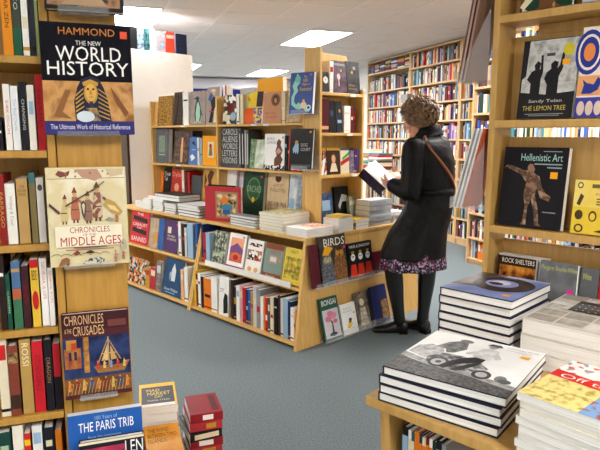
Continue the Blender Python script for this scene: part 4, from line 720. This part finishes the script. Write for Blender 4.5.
def lface(x0, x1, yt, yb_, Y, t, cover, label, **k):
    Y -= .012
    p = FL.at((x0+x1)/2, yb_, Y).z
    ledge(FL, FL.at(x0+18, yb_, Y).x, FL.at(x1-12, yb_, Y).x, Y-.006, 1.8145, p-.0005, 'clear acrylic ledge under the ' + label, back=.06, lip=.012)
    return face(FL, p, Y, x0, x1, yt, t, cover, label, G, **k)
lface(40, 121, -90, 11, 1.765, .03, '1c1614', 'black-edged book at the top of the left end face', tilt=3, art=[('r', .03, .04, .95, .9, 'mix:6a4a34,a88060,3a2a22,22'), ('p', [(.2, .05), (.5, .3), (.8, .05)], 'b09070')])
lface(40, 131.5, 23, 135, 1.762, .03, mat('16151c', .1), 'large world history book with a golden pharaoh mask', tilt=3, hard=True, art=[
    ('r', .0, .1, 1, .48, 'mix:a87440,c8965a,8a5a30,14'), ('r', 0, 0, 1, .12, '2c2a6c'), ('t', 'The Ultimate Work of Historical Reference', .06, .045, .95, .09, 'd8d6e4'),
    ('p', [(.34, .12), (.33, .3), (.37, .42), (.42, .5), (.52, .53), (.62, .5), (.67, .42), (.71, .3), (.74, .12)], '1d2036'),
    *[('p', [(.35, .13+.035*k), (.44, .17+.04*k), (.44, .18+.04*k), (.345, .145+.035*k)], 'b8913e') for k in range(7)], *[('p', [(.725, .13+.035*k), (.6, .17+.04*k), (.6, .18+.04*k), (.72, .145+.035*k)], 'b8913e') for k in range(7)],
    ('p', [(.43, .47), (.52, .5), (.61, .47), (.6, .44), (.44, .44)], 'b8913e'), ('e', .52, .375, .078, .1, 'b98a3a'), ('e', .52, .38, .06, .08, 'd0a450'), ('p', [(.5, .3), (.54, .3), (.55, .2), (.49, .2)], '2a2c48'), ('p', [(.42, .12), (.46, .24), (.58, .24), (.62, .12)], 'mix:2c3a60,b8913e,70'),
    ('e', .49, .41, .014, .01, 'black'), ('e', .55, .41, .014, .01, 'black'), ('r', .5, .335, .54, .342, '7a4a2a'), ('p', [(.51, .4), (.53, .4), (.535, .36), (.505, .36)], 'b07f34'), ('p', [(.1, .16), (.24, .4), (.3, .4), (.2, .2), (.3, .14)], '8a5c34'), ('p', [(.74, .44), (.86, .3), (.94, .2), (.9, .16), (.8, .3)], '7c4c2a'), ('e', .45, .16, .1, .05, 'c8d4dc'),
    ('t', 'HAMMOND', .2, .89, .82, .955, 'c07a3a'), ('t', 'THE NEW', .38, .8, .66, .84, 'e4e2dc'), ('t', 'WORLD', .16, .66, .88, .79, 'f0eee8'), ('t', 'HISTORY', .06, .53, .96, .655, 'f0eee8'), ('r', .88, .875, .96, .94, 'e05030')])
lface(46, 127, 168, 266, 1.768, .026, 'd3c79c', 'cream book of medieval warriors with a red title', tilt=3, art=[
    ('r', .02, .42, .98, .98, 'mix:d8ccaa,d2c398,e2dac0,10'), ('r', .02, .885, .98, .89, '6a4a3c'), ('p', [(.36, .98), (.44, .9), (.6, .86), (.7, .9), (.64, .98)], 'b8907a'), ('p', [(.12, .93), (.18, .9), (.28, .92), (.3, .97), (.24, .95), (.16, .97)], '7a4438'), ('p', [(.74, .98), (.8, .9), (.96, .92), (.97, .98)], 'c8b490'),
    *fig(.2, .43, .3, 'c8b27c', hat='7a4032', lean=.02), *fig(.34, .44, .36, 'b06a50', hat='8a4a30'), *fig(.5, .43, .33, '8c6a58', hat='6a4a3a', shield='4a4246'), *fig(.62, .45, .4, 'vor:8a5a48,c8b090,6a4a40,90', hat='5c4638'), *fig(.86, .43, .14, 'b07050', hat='8a4a30'),
    ('p', [(.7, .62), (.74, .68), (.84, .64), (.94, .54), (.9, .5), (.78, .54)], 'b3924e'), ('p', [(.74, .62), (.84, .6), (.9, .53), (.78, .57)], 'd8c08a'), ('p', [(.02, .62), (.14, .53), (.16, .55), (.03, .65)], '5a4038'), ('p', [(.22, .62), (.6, .79), (.605, .78), (.225, .605)], '5a4038'), ('p', [(.56, .76), (.72, .86), (.725, .85), (.565, .75)], '6a4a3a'),
    ('p', [(.7, .46), (.76, .49), (.82, .47), (.8, .44)], '8a8a80'), *[('e', .5+.3*math.cos(k*.7)*.9, .93+.03*math.sin(k*1.3), .012, .01, '9a6a58') for k in range(8)],
    ('r', .08, .2, .92, .41, 'e4dcc4'), ('t', 'CHRONICLES', .26, .34, .76, .4, 'a03038'), ('t', 'OF THE', .42, .305, .58, .33, 'a03038'), ('t', 'MIDDLE AGES', .14, .21, .9, .3, 'a8202c'), ('r', .3, .185, .72, .195, '6a5a50'), ('r', .2, .165, .8, .172, 'a03038'),
    *[('p', [(.02+.06*k, .115+.02*(k % 2)), (.05+.06*k, .135), (.08+.06*k, .115+.02*((k+1) % 2)), (.08+.06*k, .108+.02*((k+1) % 2)), (.05+.06*k, .128), (.02+.06*k, .108+.02*(k % 2))], '5a4a3c') for k in range(12)], ('p', [(.28, .13), (.34, .165), (.38, .13), (.32, .11)], '7a3a2a'), ('p', [(.44, .14), (.5, .16), (.56, .14), (.5, .125)], '3a2c26'),
    ('p', [(.1, .01), (.14, .08), (.2, .1), (.24, .08), (.23, .01), (.2, .01), (.19, .05), (.14, .01)], '8a5a3a'), ('p', [(.4, .02), (.46, .07), (.6, .09), (.68, .06), (.66, .02)], 'vor:6a6a66,c8c4b4,4a4a48,120'), *fig(.82, .02, .13, 'b07a6a'), *fig(.92, .04, .12, 'a86a58'), ('e', .93, .2, .04, .06, 'vor:b0a890,6a6458,140')])
lface(62, 130, 314, 397, 1.77, .028, '4a2024', 'dark red crusade book with a painted siege scene', tilt=3, art=[('r', 0, .8, 1, 1, '3c1a20'), ('t', 'CHRONICLES', .04, .87, .62, .98, 'd0a878'), ('t', 'CRUSADES', .16, .74, .62, .85, 'd0a878'), ('t', '& THE', .04, .78, .14, .83, 'd0a878'), ('r', .68, .82, .96, .9, '6a3a34'),
    ('r', .0, .05, 1, .72, 'mix:1a2448,2c3a66,1a2040,14'), ('r', 0, .05, 1, .24, 'mix:8a5a2c,5a3418,30'), ('r', .02, .36, .26, .6, 'mix:8a3a2a,b07a3a,40'), ('r', .05, .58, .2, .7, 'b8843c'), ('r', .08, .46, .12, .56, '2a2040'), ('r', .16, .46, .2, .56, '2a2040'), ('r', .3, .3, .38, .72, 'mix:b8843c,7a4a24,50'),
    ('p', [(.44, .36), (.5, .28), (.9, .28), (.99, .4), (.94, .4), (.86, .36), (.5, .37)], '9a6a38'), ('r', .665, .36, .68, .7, 'c8a060'), ('p', [(.5, .4), (.67, .69), (.86, .42), (.84, .42), (.672, .67), (.52, .4)], 'b08a50'), ('p', [(.56, .42), (.66, .62), (.66, .42)], 'd0b070'), ('p', [(.7, .42), (.7, .6), (.8, .43)], 'c09858'), ('r', .56, .5, .8, .51, 'c8a060'),
    *[q for k in range(9) for q in fig(.07+.108*k, .08+.01*(k % 2), .17, ['c87a34', '8a2a20', 'c8a050', '3a4a7a'][k % 4], hat='6a4a2a')], *[q for k in range(5) for q in fig(.5+.1*k, .33, .12, ['c03a2a', 'd8b060', '7a8ab0'][k % 3])], *[('p', [(.04+.05*k, .07), (.08+.05*k, .2), (.085+.05*k, .2), (.045+.05*k, .07)], 'd8b878') for k in range(18)], ('r', .13, .6, .2, .68, 'b83a24')])
# lower front books
G = 'books standing at the foot of the left bookcase'
face(FL, .3305, 1.70, 68, 144, 416, .03, '2458a4', 'blue book with white newspaper-history title at the bottom left', G, tilt=5, hard=False, art=[('t', '100 Years of', .36, .93, .66, .97, 'pale blue'), ('t', 'THE PARIS TRIB', .14, .82, .88, .915, 'f0f0f0'), ('t', 'from the newspaper', .26, .73, .7, .78, 'pale blue'), ('r', .3, .2, .7, .5, 'pale grey')])
face(FL, .3305, 1.772, 112, 143, 411, .012, 'white', 'white book edge rising behind the blue one', G, tilt=0)
face(FL, .3305, 1.65, 80, 146, 442, .025, '1d1a26', 'dark book with white letters in front of the blue one', G, tilt=4, art=[('t', 'LEN', .7, .8, .98, .95, 'white'), ('r', 0, .97, 1, 1, 'cream'), ('r', .0, .5, .7, .92, 'mix:maroon,b83a5a,10')])
# floor piles by the left bookcase
tag(bevel(MB().box(.125, 1.72, 0, .52, 2.12, .2, WOODD).build('plinth', None, FL.m.copy())), 'low maple plinth under the paperback piles', 'plinth')
PG = 'paperback piles by the left bookcase'
p = FL.flat(139, 408, .48); 
market = [('r', 0, 0, 1, 1, 'e8b020'), ('r', .06, .1, .94, .84, '1c1a1c'), ('t', 'MAD', .2, .62, .56, .74, 'e0c060'), ('t', 'MARKET', .22, .46, .84, .6, 'e0c060'), ('t', 'DAY', .42, .34, .64, .44, 'e0c060'), ('r', .06, .0, .94, .1, 'e8e4dc'), ('t', 'TARIQ STEIN', .2, .2, .8, .26, 'd8d0c0')]
for i in range(9):
    c = ['c23a30', 'e8e0d0', 'd8d0c0'][i % 3]
    flat(FL, p.x+rnd.uniform(-.004, .004), p.y+rnd.uniform(-.004, .004), .2005+i*.0309, -6+rnd.uniform(-3, 3), .135, .2, .0305, c, 'black and yellow paperback crowning the pile by the left bookcase' if i == 8 else f"{'red' if i % 3 == 0 else 'cream'} paperback, {'bottom one' if i == 0 else ordw(8-i)+' from the top'} in the pile under the black and yellow cover", PG, art=market if i == 8 else (), hard=False)
q = FL.flat(178, 409, .42)
for i in range(6):
    c = ['8a1e28', '1c1a20', 'a8323a'][(i+1) % 3]
    flat(FL, p.x+.182+.125+rnd.uniform(-.004, .004), p.y+.03+rnd.uniform(-.004, .004), .2005+i*.0339, 92+rnd.uniform(-6, 6), .17, .125, .0335, c, f"{['dark red', 'black', 'bright red'][(i+1) % 3]} paperback, {'topmost' if i == 5 else ('bottom one' if i == 0 else ordw(5-i)+' from the top')} in the pile nearest the carpet", PG, hard=False, art=[('r', .1, .1, .9, .3, 'maroon')] if i == 5 else (), spine=[('r', .2, .1+.1*(i % 3), .8, .5+.12*(i % 4), ['cream', 'mustard', 'white'][i % 3])])
op = FL.flat(148, 464, .418); oq = FL.flat(188, 464, .418); oh = FL.flat(150, 424, .418).y - op.y
for i in range(7):
    flat(FL, max(op.x, .106), op.y-.012, .2005+i*.0309, -2+rnd.uniform(-1, 1), oq.x-op.x, oh, .0305, 'e08a1c', 'orange paperback with brown lettering lying topmost at the frame bottom' if i == 6 else f"orange-covered paperback, {'bottom one' if i == 0 else ordw(6-i)+' from the top'} in the frontmost pile", PG, hard=False, art=[('r', 0, 0, 1, 1, 'mix:e0901c,e8a83a,20'), ('t', 'THE WIND', .08, .8, .7, .9, '6a3a10'), ('t', 'BETWEEN TWO', .08, .66, .9, .76, '6a3a10'), ('t', 'ISLANDS', .08, .52, .6, .62, '6a3a10')] if i == 6 else ())

# ================================================================== the woman reading at the end display
BX, BY = .86, 4.2
per = tag(empty('person', T(BX, BY, 0)), 'person in a long black coat and boots reading an open book', 'person')
f_, l_ = Vector((-.8, .6, 0)), Vector((-.6, -.8, 0)); O_ = Vector((BX, BY, 0)); WV = lambda *p: Vector(p) - O_ + Vector((.03, -.025, 0))
SKIN = bumpy('skin', 'c98d72', 'dba78c', 30, .05, .5); COAT = bumpy('black waxed cotton', '030304', '08080a', 12, .6, .5, .02)
COAT.node_tree.nodes['Principled BSDF'].inputs['Specular IOR Level'].default_value = .2
BOOT = bumpy('black leather', '0c0b0b', '191818', 60, .2, .3); HAIR = bumpy('brown curls', '46301f', '9c7854', 40, .6, .45, .004)
RING = [(.585, .8, .232, .29), (.66, .812, .22, .275), (.75, .83, .205, .256), (.84, .868, .188, .222), (.94, .9, .17, .192), (1.0, .908, .162, .186), (1.1, .912, .16, .192), (1.2, .914, .158, .2), (1.29, .912, .15, .206), (1.36, .906, .13, .198), (1.405, .9, .108, .165), (1.44, .893, .083, .105), (1.465, .885, .07, .078)]
def ringv(z):
    for i in range(len(RING)-1):
        a, b = RING[i], RING[i+1]
        if a[0] <= z <= b[0]:
            k = (z-a[0])/(b[0]-a[0]); return [a[j]+(b[j]-a[j])*k for j in range(4)]
    return list(RING[-1] if z > 1 else RING[0])
def coat_pt(z, ph, off=0):
    _, cx, a, b = ringv(z); k = max(0, (1.0-z)/.5)
    r = 1 + .05*k*math.sin(6*ph+.6+z*2) + .025*k*math.sin(11*ph+2) + .012*math.sin(5*ph+9*z)
    lean = (cx-.86)
    return WV(cx, 4.2, z) + f_*(a*r+off)*math.cos(ph) + l_*(b*r+off)*math.sin(ph)
NR = 64; angs = [2*math.pi*i/NR for i in range(NR)]
b = MB(); zs = [.585 + (1.465-.585)*i/30 for i in range(31)]
rings = [[coat_pt(z, p) for p in angs] for z in zs]
b.loft(rings, COAT)
b.ball(WV(.815, 4.12, 1.372), (.09, .085, .062), COAT); b.ball(WV(.975, 4.28, 1.372), (.09, .085, .062), COAT)
def arm(sh, el, wr_, rs, m):
    pts = [sh + (el-sh)*k for k in (0, .3, .65, .9)] + [el] + [el + (wr_-el)*k for k in (.15, .5, .8, 1)]
    out = Vector((0, 0, 0))
    b.tube(pts, [rs[0]*.95, rs[0], rs[0]*.92, rs[1]*1.05, rs[1]*1.04, rs[1], rs[1]*.9, rs[2]*1.08, rs[2]], m, 16)
Ls, Le, Lw = WV(.755, 4.07, 1.365), WV(.735, 4.0, 1.06), WV(.612, 4.11, 1.108)
Rs, Re, Rw = WV(1.0, 4.33, 1.375), WV(.95, 4.5, 1.12), WV(.745, 4.43, 1.145)
b.ball(Ls, (.078, .078, .075), COAT); b.ball(Rs, (.078, .078, .075), COAT)
arm(Ls, Le, Lw, (.084, .072, .052), COAT); arm(Rs, Re, Rw, (.084, .072, .052), COAT)
coat = b.build('coat', per)
q = coat.modifiers.new('one cloth', 'REMESH'); q.mode = 'VOXEL'; q.voxel_size = .008; q.use_smooth_shade = True
q = coat.modifiers.new('soften', 'SMOOTH'); q.factor = .5; q.iterations = 7
# collar, belt, cuffs
b = MB()
def collar(z, o): 
    return [WV(.888+o*.05, 4.2, z + .018*max(0, -math.cos(p))) + f_*(.07+o)*math.cos(p) + l_*(.08+o)*math.sin(p) for p in angs]
b.loft([collar(1.44, .03), collar(1.475, .012), collar(1.505, .008), collar(1.507, .002), collar(1.47, .0)], COAT, cap=False); b.build('collar', per)
b = MB(); b.loft([[coat_pt(z, p, o) for p in angs] for z, o in ((1.035, -.004), (1.035, .006), (1.075, .006), (1.075, -.004))], COAT, cap=False); b.build('belt', per)
CUFF = mat('5a2a74', .7)
for W_, E_ in ((Lw, Le), (Rw, Re)):
    d = (W_-E_).normalized(); MB().tube([W_-d*.02, W_+d*.012, W_+d*.018], [.036, .036, .03], CUFF, 14).build('cuff', per)
# skirt
SK = mat('vor:1c1a26,7c4a78,2c2a3c,b8a8c0,1a1a20,2f5a5a,8a2a4a,95', .8)
def skr(z, o): return [WV(.805, 4.2, z) + f_*(.218+o)*(1+.05*math.sin(8*p+1))*math.cos(p) + l_*(.274+o)*(1+.05*math.sin(8*p+1))*math.sin(p) for p in angs]
b = MB(); b.loft([skr(.65, -.02), skr(.585, .0), skr(.53, .012), skr(.503, .014), skr(.505, .009), skr(.65, -.026)], SK, cap=False); b.build('skirt', per)
# body: one continuous skin surface (remeshed union)
b = MB()
fd = Vector((-.84, .34, -.42)).normalized(); sd = fd.cross(Vector((0, 0, 1))).normalized(); ud = sd.cross(fd).normalized(); HC = WV(.806, 4.225, 1.572)
HM = Matrix((fd, sd, ud)).transposed()
hp = lambda a, s, u: HC + fd*a + sd*s + ud*u
b.ball(HC, (.098, .076, .1), SKIN, 20, 14, HM); b.ball(hp(.03, 0, -.06), (.066, .058, .062), SKIN, 18, 12, HM); b.ball(hp(.06, 0, -.1), (.028, .03, .022), SKIN, 12, 8, HM)
b.tube([hp(.088, 0, .012), hp(.112, 0, -.03), hp(.1, 0, -.04)], [.009, .014, .01], SKIN, 10)
for s in (-1, 1):
    b.ball(hp(-.005, s*.078, -.015), (.018, .008, .03), SKIN, 10, 8, HM); b.ball(hp(.078, s*.032, .028), (.016, .026, .008), SKIN, 10, 6, HM); b.ball(hp(.07, s*.04, -.035), (.02, .02, .018), SKIN, 10, 6, HM)
b.ball(hp(.091, 0, -.062), (.009, .022, .006), SKIN, 10, 6, HM); b.ball(hp(.088, 0, -.074), (.009, .019, .006), SKIN, 10, 6, HM)
b.tube([HC + Vector((.02, 0, -.06)), WV(.875, 4.205, 1.49), WV(.89, 4.2, 1.44), WV(.9, 4.2, 1.36)], [.055, .052, .056, .09], SKIN, 16)
b.tube([WV(.9, 4.2, 1.4), WV(.905, 4.2, 1.2), WV(.9, 4.2, 1.0), WV(.86, 4.2, .86)], [.1, .12, .11, .13], SKIN, 18)
b.tube([Ls, WV(.9, 4.2, 1.38), Rs], [.05, .07, .05], SKIN, 14)
for a_, e_, w_ in ((Ls, Le, Lw), (Rs, Re, Rw)): b.tube([a_, e_, e_+(w_-e_)*.5, w_], [.045, .038, .036, .026], SKIN, 12)
LH, RH = (WV(.77, 4.14, .86), WV(.645, 4.14, .5), WV(.705, 4.15, .1)), (WV(.9, 4.26, .86), WV(.912, 4.2, .5), WV(.882, 4.18, .1))
for q in (LH, RH): b.tube(list(q), [.075, .052, .035], SKIN, 14)
def hand(wr_, tip, nrm, thumb, curl, flip):
    """palm from the wrist to tip direction; nrm is the palm side"""
    d = (tip-wr_).normalized(); n = (nrm - d*nrm.dot(d)).normalized(); s = d.cross(n).normalized()*flip
    pm = Matrix((d, s, n)).transposed()
    b.ball(wr_+d*.05, (.05, .04, .016), SKIN, 14, 9, pm)
    for k, (o, ln) in enumerate(((-.028, .062), (-.0095, .074), (.0095, .069), (.027, .054))):
        p = wr_+d*.082+s*o; pts = [p-d*.03, p]; a = 0; dd = d
        for j, fr_ in enumerate((.45, .32, .23)):
            a += curl[j]; dd = (d*math.cos(a) + n*math.sin(a) + s*o*1.2).normalized(); p = p + dd*ln*fr_; pts.append(p)
        b.tube(pts, [.009, .0088, .0082, .0076, .006], SKIN, 9)
        b.ball(pts[-1], .006, SKIN, 8, 6)
    p = wr_+d*.03-s*.032; q = p-s*.022+d*.022+n*thumb*.5; r = q+d*.026+n*thumb-s*.004
    b.tube([wr_+d*.02-s*.012, p, q, r], [.013, .0115, .01, .0075], SKIN, 9)
A_, B_, D_ = (CAMP + ray(*k)*(yy/ray(*k).y) for k, yy in (((365, 168), 4.30), ((375, 160), 4.40), ((386, 187), 4.205)))
C_ = B_ + D_ - A_
pn = (D_-A_).cross(B_-A_).normalized(); E2 = Vector((-.025, .12, -.06)); p2 = (D_-A_).cross(E2).normalized()
if p2.dot(Vector((1, 0, 0))) < 0: p2 = -p2
Lt = (A_*.42+D_*.58) - O_ - pn*.02
hand(Lw, Lt + E2*.15, p2, .02, (.25, .3, .3), 1)
hand(Rw, (B_*.25+C_*.75) - O_ - pn*.024, pn, .03, (.1, .2, .2), -1)
body = b.build('body', per)
rm = body.modifiers.new('one surface', 'REMESH'); rm.mode = 'VOXEL'; rm.voxel_size = .0042; rm.use_smooth_shade = True
sm_ = body.modifiers.new('soften', 'SMOOTH'); sm_.factor = .4; sm_.iterations = 2
for s in (-1, 1):
    MB().ball(hp(.0755, s*.032, .008), (.011, .013, .009), mat('eae6e0', .2), 10, 8, HM).ball(hp(.0845, s*.032, .004), .005, mat('3a281c', .2), 8, 6).build('eye', per)
    MB().tube([hp(.088, s*.014, .034), hp(.09, s*.034, .04), hp(.076, s*.054, .034)], [.003, .004, .002], HAIR, 6).build('eyebrow', per)
# curly hair
b = MB(); hr = random.Random(5)
b.ball(hp(-.026, 0, .02), (.118, .108, .112), HAIR, 24, 16, HM)
for i in range(520):
    u = hr.uniform(-.75, 1); a = hr.uniform(0, 2*math.pi); v = Vector((math.sqrt(1-u*u)*math.cos(a), math.sqrt(1-u*u)*math.sin(a), u))
    if v.x > .5 and v.z < .55: continue
    if v.x > .2 and v.z < -.1: continue
    c = hp(-.024+v.x*.13, v.y*.124, .02+v.z*.122); nrm = (fd*v.x+sd*v.y+ud*v.z).normalized(); t = nrm.cross(Vector((hr.uniform(-1, 1), hr.uniform(-1, 1), hr.uniform(-1, 1)))).normalized(); w2 = nrm.cross(t)
    R0 = hr.uniform(.01, .022); ph = hr.uniform(0, 6.28); tw = hr.uniform(.010, .02)
    pts = [c + t*(R0*math.cos(ph+k*.9)) + w2*(R0*math.sin(ph+k*.9)) + nrm*(.012-.003*k+hr.uniform(-.002, .002)) - Vector((0, 0, tw*k*.22)) for k in range(8)]
    b.tube(pts, [.003, .0055, .0065, .0065, .006, .0055, .0045, .002], HAIR, 6)
b.build('hair', per)
# boots
def boot(q, toe):
    kn, an = q[1], q[2]; b = MB(); d = Vector((toe[0], toe[1], 0)).normalized(); s = Vector((-d.y, d.x, 0))
    top = kn + (kn-an)*.22
    P_ = [(0, .07), (.2, .066), (.45, .062), (.7, .05), (.88, .043), (1, .044)]
    b.tube([top + (an-top)*k for k, _ in P_] + [Vector((an.x, an.y, .06))], [r for _, r in P_] + [.042], BOOT, 20)
    base = Vector((an.x, an.y, 0)); rings = []
    for t, w, h, z in ((-.062, .02, .03, .05), (-.05, .034, .05, .052), (-.01, .039, .055, .056), (.05, .041, .042, .045), (.1, .046, .03, .033), (.145, .045, .025, .028), (.18, .033, .021, .024), (.197, .012, .012, .02)):
        rings.append([base + d*t + s*w*math.cos(a) + Vector((0, 0, max(.004, z + h*math.sin(a)))) for a in [2*math.pi*i/18 for i in range(18)]])
    b.loft(rings, BOOT)
    bt = b.build('boot', per)
    m = MB(); hb = [base + d*x + s*y for x, y in ((-.06, -.028), (0, -.033), (0, .033), (-.06, .028))]
    m.prism(hb, [v+Vector((0, 0, .03)) for v in hb], mat('0a0a0a', .5)); m.build('heel', bt)
boot(LH, (-1, .12)); boot(RH, (-.62, .78))
# satchel strap
b = MB(); pts = []
for i in range(41):
    k = i/40; ph = R_(100 + 360*k); z = 1.452 - .5*math.sin(math.pi*min(1, k))**1.0
    pts.append((z, ph))
ra = [coat_pt(z, ph, .004) for z, ph in pts]; W2 = .013
vs = []; fs = []
for i, (z, ph) in enumerate(pts):
    q0, q1 = coat_pt(max(.6, z-.016), ph, .005), coat_pt(min(1.462, z+.016), ph, .005); o = Vector((0, 0, 0)); q = (q0+q1)/2-Vector((O_.x*0, 0, 0)); c = coat_pt(z, ph, -.1); n = (q-c).normalized()
    vs += [q0, q1, q1+n*.004, q0+n*.004]
for i in range(len(pts)-1):
    for j in range(4): fs.append((i*4+j, i*4+(j+1) % 4, i*4+4+(j+1) % 4, i*4+4+j))
b.add(vs, fs, mat('8a5238', .5), True); b.build('bag_strap', per)
# the book in her hands
ob = tag(empty('open_book', T(*A_)), 'open book with white pages held in the woman\'s hands', 'book')
def slab(nm, e, n, t0, t1, m, g=0):
    c = [-(D_-A_)*g, (D_-A_)*(1+g), (D_-A_)*(1+g)+e*(1+g), -(D_-A_)*g+e*(1+g)]
    MB().prism([v-n*t1 for v in c], [v-n*t0 for v in c], m).build(nm, ob)
slab('page_block', B_-A_, pn, 0, .012, mat('f4f2ee', .7)); slab('cover', B_-A_, pn, .0125, .0155, mat('mix:14141c,2c2840,20'), .02)
slab('page_block', E2, p2, 0, .01, mat('f4f2ee', .7)); slab('cover', E2, p2, .0105, .0135, mat('mix:14141c,3a3050,20'), .02)

scn.view_settings.view_transform = 'Standard'; scn.view_settings.look = 'None'; scn.view_settings.exposure = .3; scn.view_settings.gamma = 1
scn.view_settings.use_curve_mapping = False
w = bpy.data.worlds.new('room dark'); scn.world = w; w.use_nodes = True; w.node_tree.nodes['Background'].inputs[0].default_value = (.02, .02, .02, 1)
